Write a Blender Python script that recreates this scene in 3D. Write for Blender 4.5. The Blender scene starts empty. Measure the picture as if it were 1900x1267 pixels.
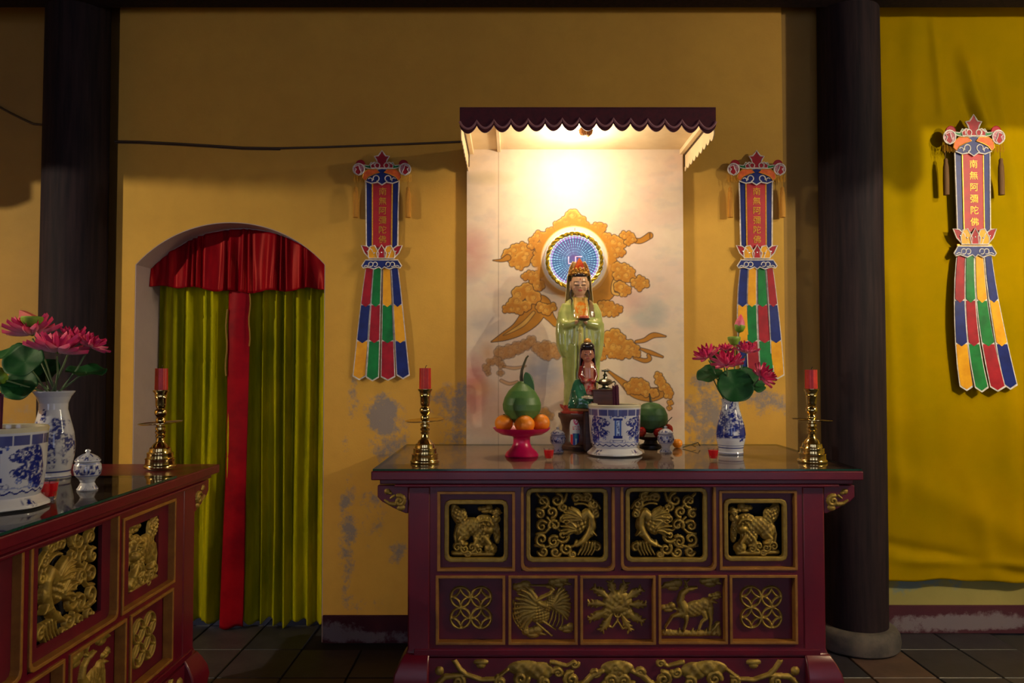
import bpy, math, random
import numpy as np
from mathutils import Vector, Matrix, Euler
random.seed(7); RNG = np.random.default_rng(5)
SC = bpy.context.scene; COL = SC.collection
PI = math.pi
# ---------------------------------------------------------------- camera
F = 1433.0; TH = math.radians(1.86); CAMY = -4.0; CAMZ = 1.41
cd = bpy.data.cameras.new('camera'); cam = bpy.data.objects.new('camera', cd); COL.objects.link(cam)
cam.location = (0, CAMY, CAMZ); cam.rotation_euler = (PI/2 + TH, 0, 0)
cd.sensor_width = 36; cd.lens = 36*F/1900; cd.clip_start = .05
SC.camera = cam
SC.view_settings.view_transform = 'Standard'; SC.view_settings.look = 'None'
SC.view_settings.gamma = 1; SC.view_settings.use_curve_mapping = False
SC.view_settings.exposure = 0.55
SC.cycles.max_bounces = 8
# ---------------------------------------------------------------- world and lamps
w = bpy.data.worlds.new('world'); SC.world = w; w.use_nodes = True
w.node_tree.nodes['Background'].inputs[0].default_value = (.68, .74, 1, 1)
w.node_tree.nodes['Background'].inputs[1].default_value = 1.4
def lamp(name, loc, power, color, radius):
    l = bpy.data.lights.new(name, 'POINT'); l.energy = power; l.color = color; l.shadow_soft_size = radius
    o = bpy.data.objects.new(name, l); o.location = loc; COL.objects.link(o); return o
lamp('canopy_bulb', (.30, -.36, 2.405), 8.6, (1, .84, .60), .03)
lamp('left_altar_bulb', (-3.6, -2.15, 2.46), 100, (1, .88, .62), .010)
lamp('right_altar_bulb', (3.10, -2.0, 2.46), 98, (1, .88, .60), .018)
lamp('hall_lantern', (3.1, -1.55, 2.95), 46, (1, .86, .60), .03)
# ---------------------------------------------------------------- helpers
def P(px, py, Y):
    u = (px-950)/F; v = -(py-633.5)/F
    t = (Y-CAMY)/(math.cos(TH) - v*math.sin(TH))
    return (u*t, CAMZ + (math.sin(TH) + v*math.cos(TH))*t)
def PX(px, Y, py=680): return P(px, py, Y)[0]
def PZ(py, Y): return P(950, py, Y)[1]
def L(r, g, b):
    f = lambda c: (c/255/12.92 if c/255 <= .04045 else ((c/255+.055)/1.055)**2.4)
    return (f(r), f(g), f(b), 1)
class MB:
    def __init__(s): s.v = []; s.f = []; s.m = []
    def add(s, vs, fs, mi=0):
        k = len(s.v); s.v += [tuple(p) for p in vs]
        for f in fs: s.f.append(tuple(i+k for i in f)); s.m.append(mi)
        return s
    def box(s, x0, x1, y0, y1, z0, z1, mi=0):
        return s.add([(x, y, z) for z in (z0, z1) for y in (y0, y1) for x in (x0, x1)],
            [(0,2,3,1),(4,5,7,6),(0,1,5,4),(2,6,7,3),(0,4,6,2),(1,3,7,5)], mi)
    def tube(s, pts, r, n=8, mi=0, closed=False):
        pts = [Vector(p) for p in pts]; m = len(pts)
        rs = r if isinstance(r, (list, tuple)) else [r]*m
        vs = []; up = Vector((0.0123, 0.3, 1)).normalized(); prev = None
        for i, p in enumerate(pts):
            if closed: t = pts[(i+1) % m]-pts[i-1]
            else: t = pts[min(i+1, m-1)]-pts[max(i-1, 0)]
            if t.length < 1e-9: t = Vector((0,0,1))
            t.normalize()
            a = (prev - t*prev.dot(t)) if prev is not None else t.cross(up)
            if a.length < 1e-4: a = t.cross(Vector((1, .1, 0)))
            a.normalize(); prev = a; b = t.cross(a)
            for k in range(n):
                q = 2*PI*k/n; vs.append(p + (a*math.cos(q)+b*math.sin(q))*rs[i])
        fs = []
        for i in range(m if closed else m-1):
            j = (i+1) % m
            for k in range(n):
                l = (k+1) % n; fs.append((i*n+k, i*n+l, j*n+l, j*n+k))
        if not closed: fs += [tuple(range(n))[::-1], tuple((m-1)*n+k for k in range(n))]
        return s.add(vs, fs, mi)
    def lathe(s, prof, n=36, c=(0,0,0), mi=0, wave=None):
        vs = []
        for r, z in prof:
            for k in range(n):
                a = 2*PI*k/n; rr = r*(wave(a, z) if wave else 1)
                vs.append((c[0]+rr*math.sin(a), c[1]-rr*math.cos(a), c[2]+z))
        fs = [(i*n+k, i*n+(k+1) % n, (i+1)*n+(k+1) % n, (i+1)*n+k) for i in range(len(prof)-1) for k in range(n)]
        if prof[0][0] > 1e-6: fs.append(tuple(range(n))[::-1])
        if prof[-1][0] > 1e-6: fs.append(tuple((len(prof)-1)*n+k for k in range(n)))
        return s.add(vs, fs, mi)
    def prism(s, pts, y0, y1, mi=0):
        n = len(pts); ar = sum(pts[i][0]*pts[(i+1)%n][1]-pts[(i+1)%n][0]*pts[i][1] for i in range(n))
        if ar < 0: pts = pts[::-1]
        vs = [(x, y0, z) for x, z in pts] + [(x, y1, z) for x, z in pts]
        fs = [tuple(range(n)), tuple(range(2*n-1, n-1, -1))] + [(i, i+n, (i+1) % n+n, (i+1) % n) for i in range(n)]
        return s.add(vs, fs, mi)
    def ring(s, outer, inner, y0, y1, mi=0):
        n = len(outer)
        vs = [(x, y, z) for y in (y0, y1) for P_ in (outer, inner) for x, z in P_]
        fs = []
        for i in range(n):
            j = (i+1) % n
            fs += [(i, j, n+j, n+i), (2*n+i, 3*n+i, 3*n+j, 2*n+j), (i, 2*n+i, 2*n+j, j), (n+i, n+j, 3*n+j, 3*n+i)]
        return s.add(vs, fs, mi)
    def ell(s, c, r, n=16, m=10, rot=None, mi=0):
        vs = []; R = rot or Matrix.Identity(3)
        for i in range(m+1):
            a = PI*i/m
            for k in range(n):
                b = 2*PI*k/n
                vs.append(Vector(c) + R @ Vector((r[0]*math.sin(a)*math.cos(b), r[1]*math.sin(a)*math.sin(b), r[2]*math.cos(a))))
        fs = [(i*n+k, (i+1)*n+k, (i+1)*n+(k+1) % n, i*n+(k+1) % n) for i in range(m) for k in range(n)]
        return s.add(vs, fs, mi)
    def grid(s, nu, nv, fn, mi=0):
        vs = [fn(i/nu, j/nv) for j in range(nv+1) for i in range(nu+1)]
        fs = [(j*(nu+1)+i, j*(nu+1)+i+1, (j+1)*(nu+1)+i+1, (j+1)*(nu+1)+i) for j in range(nv) for i in range(nu)]
        return s.add(vs, fs, mi)
    def build(s, name, mats, parent=None, smooth=False, bevel=0, loc=None, solid=0, fix=True):
        me = bpy.data.meshes.new(name); me.from_pydata(s.v, [], s.f)
        for m in (mats if isinstance(mats, (list, tuple)) else [mats]): me.materials.append(m)
        me.polygons.foreach_set('material_index', s.m)
        if fix:
            import bmesh
            bm = bmesh.new(); bm.from_mesh(me); bmesh.ops.remove_doubles(bm, verts=bm.verts, dist=1e-6)
            bmesh.ops.recalc_face_normals(bm, faces=bm.faces); bm.to_mesh(me); bm.free()
        if smooth:
            me.polygons.foreach_set('use_smooth', [True]*len(me.polygons))
            if smooth != 2: me.set_sharp_from_angle(angle=math.radians(42))
        return link(name, me, parent, bevel, loc, solid)
def link(name, me, parent=None, bevel=0, loc=None, solid=0):
    o = bpy.data.objects.new(name, me); COL.objects.link(o)
    if parent: o.parent = parent
    if loc: o.location = loc
    if solid:
        d = o.modifiers.new('solid', 'SOLIDIFY'); d.thickness = solid; d.offset = 0
    if bevel:
        b = o.modifiers.new('bevel', 'BEVEL'); b.width = bevel; b.segments = 2; b.limit_method = 'ANGLE'; b.angle_limit = math.radians(50)
    return o
def tag(o, label, cat, group=None):
    o['label'] = label; o['category'] = cat
    if group: o['group'] = group
    return o
def thing(name, label, cat, loc=(0,0,0), rz=0, group=None):
    o = bpy.data.objects.new(name, None); COL.objects.link(o); o.location = loc; o.rotation_euler = (0, 0, rz)
    o.empty_display_size = .05
    return tag(o, label, cat, group)
def struct(o): o['kind'] = 'structure'; return o
def copy_thing(src, loc, label, rz=None, group=None, swap=None):
    r = src.copy(); COL.objects.link(r); r.location = loc; r['label'] = label
    if rz is not None: r.rotation_euler = (0, 0, rz)
    if group: r['group'] = group
    for ch in src.children:
        c = ch.copy(); COL.objects.link(c); c.parent = r
        for g in ch.children:
            d = g.copy(); COL.objects.link(d); d.parent = c
    return r
# ---------------------------------------------------------------- materials
def noise(nt, scale, detail=4, rough=.55, vec=None, dist=0):
    n = nt.nodes.new('ShaderNodeTexNoise'); n.inputs['Scale'].default_value = scale
    n.inputs['Detail'].default_value = detail; n.inputs['Roughness'].default_value = rough; n.inputs['Distortion'].default_value = dist
    if vec is not None: nt.links.new(vec, n.inputs['Vector'])
    return n
def mixc(nt, fac, a, b, mode='MIX'):
    m = nt.nodes.new('ShaderNodeMix'); m.data_type = 'RGBA'; m.blend_type = mode
    for sock, val in ((m.inputs[0], fac), (m.inputs[6], a), (m.inputs[7], b)):
        if isinstance(val, (float, int)): sock.default_value = val
        elif isinstance(val, tuple): sock.default_value = val
        else: nt.links.new(val, sock)
    return m.outputs[2]
def math_(nt, op, a, b=None, clamp=False):
    m = nt.nodes.new('ShaderNodeMath'); m.operation = op; m.use_clamp = clamp
    for sock, val in ((m.inputs[0], a), (m.inputs[1], b)):
        if val is None: continue
        if isinstance(val, (float, int)): sock.default_value = val
        else: nt.links.new(val, sock)
    return m.outputs[0]
def maprange(nt, v, a, b, c=0, d=1):
    m = nt.nodes.new('ShaderNodeMapRange'); m.inputs[1].default_value = a; m.inputs[2].default_value = b
    m.inputs[3].default_value = c; m.inputs[4].default_value = d; nt.links.new(v, m.inputs[0]); return m.outputs[0]
def objvec(nt, scale=(1,1,1)):
    t = nt.nodes.new('ShaderNodeTexCoord'); mp = nt.nodes.new('ShaderNodeMapping'); mp.inputs['Scale'].default_value = scale
    nt.links.new(t.outputs['Object'], mp.inputs[0]); return mp.outputs[0]
def geopos(nt): return nt.nodes.new('ShaderNodeNewGeometry').outputs['Position']
def mat(name, col, rough=.5, metal=0, col2=None, ns=12, nstr=(1,1,1), lo=.35, hi=.65, bump=0, bs=60, bstr=(1,1,1), coat=0, sheen=0, spec=.5, paint=False, emit=0, trans=0, sss=0, tint=None):
    m = bpy.data.materials.new(name); m.use_nodes = True; nt = m.node_tree; b = nt.nodes['Principled BSDF']
    c = tuple(col)
    if col2 is None: col2 = tuple(x*.8 for x in col[:3]) + (1,)
    n = noise(nt, ns, 5, .6, objvec(nt, nstr)); fac = maprange(nt, n.outputs[0], lo, hi)
    if paint:
        at = nt.nodes.new('ShaderNodeAttribute'); at.attribute_name = 'Col'
        out = mixc(nt, math_(nt, 'MULTIPLY', fac, .25), at.outputs['Color'], mixc(nt, 1.0, at.outputs['Color'], col2, 'MULTIPLY'))
    else: out = mixc(nt, fac, c, col2)
    nt.links.new(out, b.inputs['Base Color'])
    b.inputs['Roughness'].default_value = rough; b.inputs['Metallic'].default_value = metal
    b.inputs['Specular IOR Level'].default_value = spec; b.inputs['Coat Weight'].default_value = coat; b.inputs['Coat Roughness'].default_value = .08
    b.inputs['Sheen Weight'].default_value = sheen; b.inputs['Transmission Weight'].default_value = trans
    if tint: b.inputs['Specular Tint'].default_value = tint
    if emit:
        nt.links.new(out, b.inputs['Emission Color']); b.inputs['Emission Strength'].default_value = emit
    if sss: b.inputs['Subsurface Weight'].default_value = sss; b.inputs['Subsurface Radius'].default_value = (.02,.01,.006)
    if bump:
        bn = noise(nt, bs, 6, .6, objvec(nt, bstr)); bp = nt.nodes.new('ShaderNodeBump')
        bp.inputs['Strength'].default_value = bump; bp.inputs['Distance'].default_value = .004
        nt.links.new(bn.outputs[0], bp.inputs['Height']); nt.links.new(bp.outputs[0], b.inputs['Normal'])
    return m
def glassmat(name, tint, k=1.0):
    m = bpy.data.materials.new(name); m.use_nodes = True; nt = m.node_tree; nt.nodes.remove(nt.nodes['Principled BSDF'])
    t = nt.nodes.new('ShaderNodeBsdfTransparent'); t.inputs[0].default_value = tint
    g = nt.nodes.new('ShaderNodeBsdfGlossy'); g.inputs['Roughness'].default_value = .04
    fr = nt.nodes.new('ShaderNodeFresnel'); fr.inputs[0].default_value = 1.5
    nz = noise(nt, 3, 3, .5, objvec(nt)); fac = math_(nt, 'MULTIPLY', fr.outputs[0], maprange(nt, nz.outputs[0], .2, .8, .85*k, 1.1*k))
    mx = nt.nodes.new('ShaderNodeMixShader'); nt.links.new(fac, mx.inputs[0]); nt.links.new(t.outputs[0], mx.inputs[1]); nt.links.new(g.outputs[0], mx.inputs[2])
    nt.links.new(mx.outputs[0], nt.nodes['Material Output'].inputs[0]); return m
M = {}
M['red'] = mat('red_lacquer', L(104,8,30), .34, col2=L(80,6,30), ns=5, lo=.3, hi=.75, bump=.06, bs=14, coat=.15)
M['red_dark'] = mat('dark_red_board', L(98,7,30), .45, col2=L(76,6,28), ns=6)
M['gold'] = mat('gilt_carving', L(170,140,58), .5, .45, col2=L(128,100,40), ns=30, lo=.3, hi=.7, bump=.35, bs=150)
M['bead'] = mat('gilt_bead', L(166,114,44), .5, .3, col2=L(132,84,34), ns=24, lo=.3, hi=.75, bump=.1, bs=90)
M['void'] = mat('dark_cavity', L(26,20,34), .8, col2=L(14,10,20))
M['brass'] = mat('brass', L(222,200,140), .15, 1, col2=L(190,164,100), ns=20, bump=.05, bs=60)
M['wax'] = mat('red_wax', L(196,34,30), .4, col2=L(170,20,24), ns=30, bump=.15, bs=50, sss=.15)
M['wick'] = mat('wick', L(40,30,26), .9)
M['candle_glass'] = glassmat('cup_glass', (.98,.98,.98,1), .45)
M['glass'] = glassmat('table_glass', (.86,.92,.88,1))
M['glass_edge'] = mat('green_glass_edge', L(26,72,60), .12, col2=L(16,50,44), ns=9)
M['white'] = mat('white_trim', L(236,228,224), .7, col2=L(190,182,175), ns=40)
M['porc'] = mat('white_porcelain', L(214,216,222), .12, col2=L(196,198,208), ns=5, coat=.3)
M['porc_p'] = mat('blue_white_porcelain', L(255,255,255), .13, col2=L(215,215,222), ns=7, paint=True, coat=.4)
M['paint'] = mat('painted_wood', L(255,255,255), .6, col2=L(232,222,214), ns=14, paint=True, bump=.05, bs=90)
M['glaze'] = mat('coloured_glaze', L(255,255,255), .16, col2=L(225,222,210), ns=14, paint=True, coat=.6)
M['wood_dark'] = mat('black_brown_column_wood', L(44,32,36), .75, col2=L(26,20,27), ns=7, nstr=(6,6,.35), bump=.15, bs=9, bstr=(8,8,.4), spec=.15)
M['stone'] = mat('grey_stone', L(92,84,78), .85, col2=L(58,54,56), ns=9, bump=.5, bs=40)
M['pedestal'] = mat('brown_wood', L(82,46,34), .45, col2=L(58,30,24), ns=8, nstr=(1,1,6), bump=.08, bs=20)
# ================================================================ SETTING
def wall_mat(name, base, base2, stains=(), stain_col=L(118,120,132), zmax=None):
    m = bpy.data.materials.new(name); m.use_nodes = True; nt = m.node_tree; b = nt.nodes['Principled BSDF']
    pos = geopos(nt)
    n1 = noise(nt, 1.6, 6, .6, pos); n2 = noise(nt, 9, 6, .65, pos); n3 = noise(nt, 120, 3, .6, pos)
    c = mixc(nt, maprange(nt, n1.outputs[0], .3, .7), base, base2)
    c = mixc(nt, math_(nt, 'MULTIPLY', maprange(nt, n2.outputs[0], .45, .8), .35), c, tuple(x*.72 for x in base[:3])+(1,))
    if stains:
        sp = nt.nodes.new('ShaderNodeSeparateXYZ'); nt.links.new(pos, sp.inputs[0]); tot = None
        for (sx, sz, rx, rz, k) in stains:
            a = math_(nt, 'DIVIDE', math_(nt, 'SUBTRACT', sp.outputs[0], sx), rx); a = math_(nt, 'MULTIPLY', a, a)
            d = math_(nt, 'DIVIDE', math_(nt, 'SUBTRACT', sp.outputs[2], sz), rz); d = math_(nt, 'MULTIPLY', d, d)
            e = math_(nt, 'MULTIPLY', math_(nt, 'SUBTRACT', 1.0, math_(nt, 'ADD', a, d), True), k)
            tot = e if tot is None else math_(nt, 'ADD', tot, e)
        n4 = noise(nt, 13, 8, .72, pos); n5 = noise(nt, 45, 5, .7, pos)
        f = math_(nt, 'ADD', math_(nt, 'MULTIPLY', n4.outputs[0], .8), math_(nt, 'MULTIPLY', n5.outputs[0], .3))
        f = math_(nt, 'ADD', f, math_(nt, 'MULTIPLY', tot, .22))
        f = maprange(nt, f, .64, .78)
        f = math_(nt, 'MULTIPLY', math_(nt, 'MULTIPLY', f, math_(nt, 'MINIMUM', math_(nt, 'MULTIPLY', tot, 2.5), 1.0)), .8)
        c = mixc(nt, f, c, stain_col)
    nt.links.new(c, b.inputs['Base Color']); b.inputs['Roughness'].default_value = .85; b.inputs['Specular IOR Level'].default_value = .25
    bp = nt.nodes.new('ShaderNodeBump'); bp.inputs['Strength'].default_value = .35; bp.inputs['Distance'].default_value = .004
    h = math_(nt, 'ADD', math_(nt, 'MULTIPLY', n2.outputs[0], 1.0), math_(nt, 'MULTIPLY', n3.outputs[0], .35))
    nt.links.new(h, bp.inputs['Height']); nt.links.new(bp.outputs[0], b.inputs['Normal']); return m
def S(px, py, rx, rz, k):
    x, z = P(px, py, 0); return (x, z, rx*.0028, rz*.0028, k)
stains = [S(655,745,14,75,.7), S(722,800,46,85,1), S(700,760,40,40,.7), S(840,745,65,40,.9), S(845,810,40,55,.7), S(640,830,12,30,.5),
          S(644,990,22,140,.9), S(690,950,30,80,.6), S(738,1025,26,30,.8), S(660,1120,60,20,.5), S(1310,770,55,85,1), S(1425,745,80,34,.9), S(1400,690,60,20,.5),
          S(1480,780,30,40,.5), S(1300,700,40,20,.5), S(880,720,40,40,.5), S(520,1180,300,10,.4)]
M['wall'] = wall_mat('ochre_plaster', L(214,166,72), L(198,150,66), stains)
rst = [(PX(1700,.145), .27, .12, .05, 1), (PX(1670,.145), .24, .1, .06, .8), (PX(1760,.145), .25, .15, .05, .5)]
M['wall_r'] = wall_mat('olive_ochre_plaster', L(160,148,84), L(140,130,72), rst, L(112,128,124))
M['wall_l'] = wall_mat('dull_ochre_plaster', L(166,130,66), L(148,116,64), [(-2.5, .9, .3, .5, .4)])
M['reveal'] = wall_mat('lilac_grey_plaster', L(186,164,160), L(170,150,150))
M['base'] = wall_mat('worn_plum_skirting', L(78,36,48), L(58,28,42), [(-.95, .06, .25, .07, 1.2), (-.6, .03, .4, .04, 1), (1.9, .05, .9, .06, 1.2), (2.6, .07, .5, .06, 1)], L(120,112,120))
XL, XR, TOP, REC = PX(212, 0), PX(1457, 0), 4.05, .145
dx0, dx1 = PX(248, 0), PX(602, 0)
zs = P(248, 491, 0)[1]; zt = P(412, 412, 0)[1]
hw_ = (dx1-dx0)/2; rise = zt-zs; R_ = (hw_**2+rise**2)/(2*rise); xc_ = (dx0+dx1)/2
def archz(x, g=0):
    return zt-R_+math.sqrt(max(0, (R_+g)**2-(x-xc_)**2))
mb = MB(); NA = 32; T = .5
ax = [dx0+(dx1-dx0)*i/NA for i in range(NA+1)]
for y in (0, T):
    mb.add([(XL,y,0),(dx0,y,0),(dx0,y,TOP),(XL,y,TOP)], [(0,1,2,3)])
    mb.add([(dx1,y,0),(XR,y,0),(XR,y,TOP),(dx1,y,TOP)], [(0,1,2,3)])
    for i in range(NA):
        a, b = ax[i], ax[i+1]
        mb.add([(a,y,archz(a)),(b,y,archz(b)),(b,y,TOP),(a,y,TOP)], [(0,1,2,3)])
for x in (XL, XR): mb.add([(x,0,0),(x,T,0),(x,T,TOP),(x,0,TOP)], [(0,1,2,3)])
wall_back = struct(mb.build('wall_back', M['wall'], fix=False))
mb = MB()
pts = [(dx0, 0), (dx0, zs)] + [(x, archz(x)) for x in ax[1:-1]] + [(dx1, zs), (dx1, 0)]
inner = [(dx0+.004, 0), (dx0+.004, zs)] + [(x, archz(x)-.004) for x in ax[1:-1]] + [(dx1-.004, zs), (dx1-.004, 0)]
for i in range(len(pts)-1):
    a, b, c, d = pts[i], pts[i+1], inner[i+1], inner[i]
    mb.add([(a[0],.001,a[1]),(b[0],.001,b[1]),(c[0],.001,c[1]),(d[0],.001,d[1]),(d[0],T,d[1]),(c[0],T,c[1])], [(0,1,2,3),(3,2,5,4)])
mb.build('door_reveal', M['reveal'], wall_back)
struct(MB().box(-4.6, XL, REC, REC+.1, 0, TOP).build('wall_left', M['wall_l']))
struct(MB().box(XR+.001, 1.72, .03, REC, 0, TOP).build('trim_2', M['wall_l']))
struct(MB().box(XR, 4.8, REC, REC+.1, 0, TOP).build('wall_right', M['wall_r']))
struct(MB().box(-4.7, -4.6, -8, REC+.1, 0, TOP).build('wall_left_side', M['wall_l']))
struct(MB().box(4.8, 4.9, -8, REC+.1, 0, TOP).build('wall_right_side', M['wall_r']))
fw = MB(); YW = -7.6
for a_, b_w in ((-4.7,-3.6),(-2.2,-.75),(.75,2.2),(3.6,4.9)): fw.box(a_, b_w, YW-.2, YW, 0, 2.75)
fw.box(-4.7, 4.9, YW-.2, YW, 2.75, TOP); struct(fw.build('wall_front', M['wall_l']))
struct(MB().box(-2.2, -.7, .9, 1.0, 0, TOP).build('wall_behind_door', M['void']))
M['ceil'] = mat('dark_ceiling_boards', L(66,44,34), .8, col2=L(44,30,26), ns=5, nstr=(8,.4,1))
struct(MB().box(-4.7, 4.9, -8.5, .3, TOP, TOP+.1).build('ceiling', M['ceil']))
bm_ = MB().box(-4.6, 4.8, -.30, -.10, 3.245, 3.5)
struct(bm_.build('trim_1', M['wood_dark'], bevel=.01))
zb = .14
struct(MB().box(dx1+.004, XR+.001, -.016, 0, 0, zb).build('baseboard_back', M['base'], bevel=.003))
struct(MB().box(XL-.001, dx0-.004, -.016, 0, 0, zb).build('baseboard_door', M['base'], bevel=.003))
struct(MB().box(XR+.002, 4.8, REC-.016, REC, 0, .146).build('baseboard_right', M['base'], bevel=.003))
struct(MB().box(-4.6, XL-.002, REC-.016, REC, 0, .146).build('baseboard_left', M['base'], bevel=.003))
# floor and its tiles
M['grout'] = mat('floor_grout', L(40,36,36), .9)
floor = struct(MB().box(-4.7, 4.9, -8.5, 1.0, -.2, -.012).build('floor', M['grout']))
tmats = [mat('grey_tile', L(62,56,60), .5, col2=L(44,40,46), ns=7, bump=.2, bs=30),
         mat('brown_tile', L(86,66,58), .55, col2=L(62,48,46), ns=6, bump=.2, bs=30),
         mat('dark_tile', L(46,44,52), .45, col2=L(32,32,40), ns=8, bump=.2, bs=30)]
tw, td = .298, .352
tmesh = []
for k, m_ in enumerate(tmats):
    b_ = MB().box(-tw/2+.004, tw/2-.004, -td/2+.004, td/2-.004, -.012, 0)
    o = b_.build('floor_tile', m_, floor, bevel=.003); tmesh.append(o.data); proto_t = o
    bpy.data.objects.remove(o)
rt = random.Random(3)
for j in range(-5, 3):
    for i in range(-7, 13):
        x = -1.345+tw*(i+.5); y = -.1+td*(j+.5)
        if y > .6 or (y > -.17 and not (dx0 < x-tw/2+.15 and x+tw/2-.15 < dx1) and not (x > XR-.2 and y < .1) ): 
            if y > .0: continue
        if x > 3.0 or (y > .14 and not (dx0-.1 < x < dx1+.1)): continue
        o = link('floor_tile', tmesh[rt.choice([0,0,1,2,2])], floor, loc=(x, y, -.0005*rt.random()))
        b = o.modifiers.new('bevel', 'BEVEL'); b.width = .003; b.segments = 1
# columns
def column(px, label):
    c = (PX(px, -.045), -.045, 0); t = thing('column', label, 'column', c)
    MB().lathe([(.0,0),(.185,0),(.2,.012),(.205,.05),(.2,.085),(.185,.105),(.17,.112),(0,.112)], 40).build('stone_base', M['stone'], t, 1)
    pr = [(0,.1125),(.150,.1125),(.153,.5),(.155,1.4),(.153,2.6),(.148,TOP),(0,TOP)]
    MB().lathe(pr, 40).build('shaft', M['wood_dark'], t, 1)
column(134, 'dark round wooden column left of the curtained doorway')
column(1582, 'dark round wooden column right of the red altar, on a stone base')
# cable along the wall
M['cable'] = mat('brown_cable', L(70,48,30), .6)
def on_wall(px, py, Y): x, z = P(px, py, Y); return (x, Y, z)
ps = [(213,262),(260,263),(320,266),(390,270),(450,274),(520,275),(600,273),(680,270),(760,267),(855,263)]
c_ = MB().tube([on_wall(a, b, -.006) for a, b in ps], .0055, 6)
c_.tube([on_wall(a, b+3, -.004) for a, b in ps[:6]], .003, 5)
tag(c_.build('cable', M['cable'], None, 1), 'long brown cable strung along the ochre wall to the canopy', 'cable')
ps = [(-30,186),(0,199),(20,210),(40,220),(62,230),(85,232)]
tag(MB().tube([on_wall(a, b, REC-.006) for a, b in ps], .006, 6).build('cable', M['cable'], None, 1), 'short brown cable sloping down the wall left of the left column', 'cable')
# side altars' canopies outside the frame: they cut the light of their own bulbs
M['val'] = mat('maroon_valance_cloth', L(94,12,34), .75, col2=L(74,8,30), ns=40, sheen=.3)
M['pipe'] = mat('pink_piping', L(190,130,134), .7)
M['cream'] = mat('cream_painted_board', L(238,214,172), .6, col2=L(226,200,156), ns=6)
def side_canopy(x0, x1, y0, y1, z, label, front, end=True, amp=.03, nsc=12):
    t = thing('altar_canopy', label, 'canopy', ((x0+x1)/2, (y0+y1)/2, z))
    hx, hy = (x1-x0)/2, (y1-y0)/2
    MB().box(-hx, hx, -hy, hy, .1, .12).build('roof_board', M['cream'], t)
    for s in (-1, 1):
        b = MB(); n = 480
        b.grid(n, 1, lambda u, v: (s*hx, -hy+2*hy*u, .1-v*(.1+(amp if s == front else 0)*abs(math.sin(PI*u*nsc)))))
        b.build('valance', M['val'], t, solid=.004)
    if not end: return
    b = MB(); b.grid(120, 1, lambda u, v: (-hx+2*hx*u, hy, .1-v*(.112+.030*u+.018*abs(math.sin(PI*u*7)))))
    b.build('end_valance', M['val'], t, solid=.004)
side_canopy(-4.0, -3.25, -2.9, -1.35, 2.4490, 'maroon canopy over the left altar, beyond the left edge of the view', 1, True, .009, 58)
side_canopy(2.75, 3.5, -2.9, -1.2, 2.4455, 'maroon canopy over an altar beyond the right edge of the view', -1, False)
# ================================================================ CURTAIN
M['ycur'] = mat('yellow_green_satin', L(184,172,12), .42, col2=L(126,128,12), ns=3, nstr=(6,1,.6), bump=.03, bs=90, spec=.3, tint=(1,.8,.05,1))
M['rsat'] = mat('red_satin', L(150,8,22), .38, col2=L(110,4,20), ns=4, nstr=(6,1,.6), spec=.35, tint=(1,.12,.08,1))
M['rband'] = mat('crimson_cloth_band', L(158,10,26), .5, col2=L(122,4,22), ns=5, spec=.08)
M['hem'] = mat('gold_brown_cord', L(150,110,30), .7)
cur = thing('door_curtain', 'yellow-green satin door curtain with a red centre band and gathered red valance', 'curtain', (xc_, .24, 0))
def cx(px): return PX(px, .24)-xc_
def cloth_panel(name, x0, x1, z0, z1, folds, m, y=0, seed=0, amp=.022):
    r = random.Random(seed); nf = len(folds)
    def fn(u, v):
        ph = 0
        for (c, wdt, a) in folds:
            d = (u + .012*math.sin(v*3+c*40)*(v) - c)/wdt; ph += a*math.exp(-d*d)
        z = z1+(z0-z1)*v
        zz = z + (.012*math.sin(u*19+seed)+.008*math.sin(u*47)) * (v**12)
        cr = 0
        for cz in (.115, .245, .52, .74): cr += .004*math.exp(-((v-cz)/.004)**2)*(1 if math.sin(u*6+cz*40) > -.4 else .2)
        return (x0+(x1-x0)*u, y + amp*(.5-ph) + cr + .004*math.sin(v*6+u*9), zz)
    b = MB().grid(150, 130, fn); return b.build(name, m, cur, 2, solid=.0015)
rc = random.Random(11)
def rfolds(n, seed):
    r = random.Random(seed); out = []
    for k in range(n):
        out.append(((k+.5+r.uniform(-.3,.3))/n, r.uniform(.14,.42)/n, r.uniform(.4,1.5)))
    return out
ztop = 1.9; zbot = .035
cloth_panel('curtain_panel', cx(268), cx(444), zbot, ztop, rfolds(7, 3), M['ycur'], 0, 1, .075)
cloth_panel('curtain_panel', cx(450), cx(616), zbot-.015, ztop, rfolds(7, 8), M['ycur'], .0, 2, .075)
b = MB().grid(20, 100, lambda u, v: (cx(430)+(cx(468)-cx(430))*u - .03*v*v*(1-u*.4), -.052-.010*math.sin(u*PI)-.006*math.sin(v*9+u*3), 1.86+(.012-1.86-.01*math.sin(u*6))*v))
b.build('red_band', M['rband'], cur, 2, solid=.002)
for (px, z0, z1, s) in ((470, 1.83, 1.52, 1), (428, 1.72, 1.36, -1)):
    MB().tube([(cx(px)+s*.004*math.sin(i*1.3), -.068, z1+(z0-z1)*i/8) for i in range(9)], .004, 6).build('tie_cord', M['hem'], cur, 1)
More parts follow.
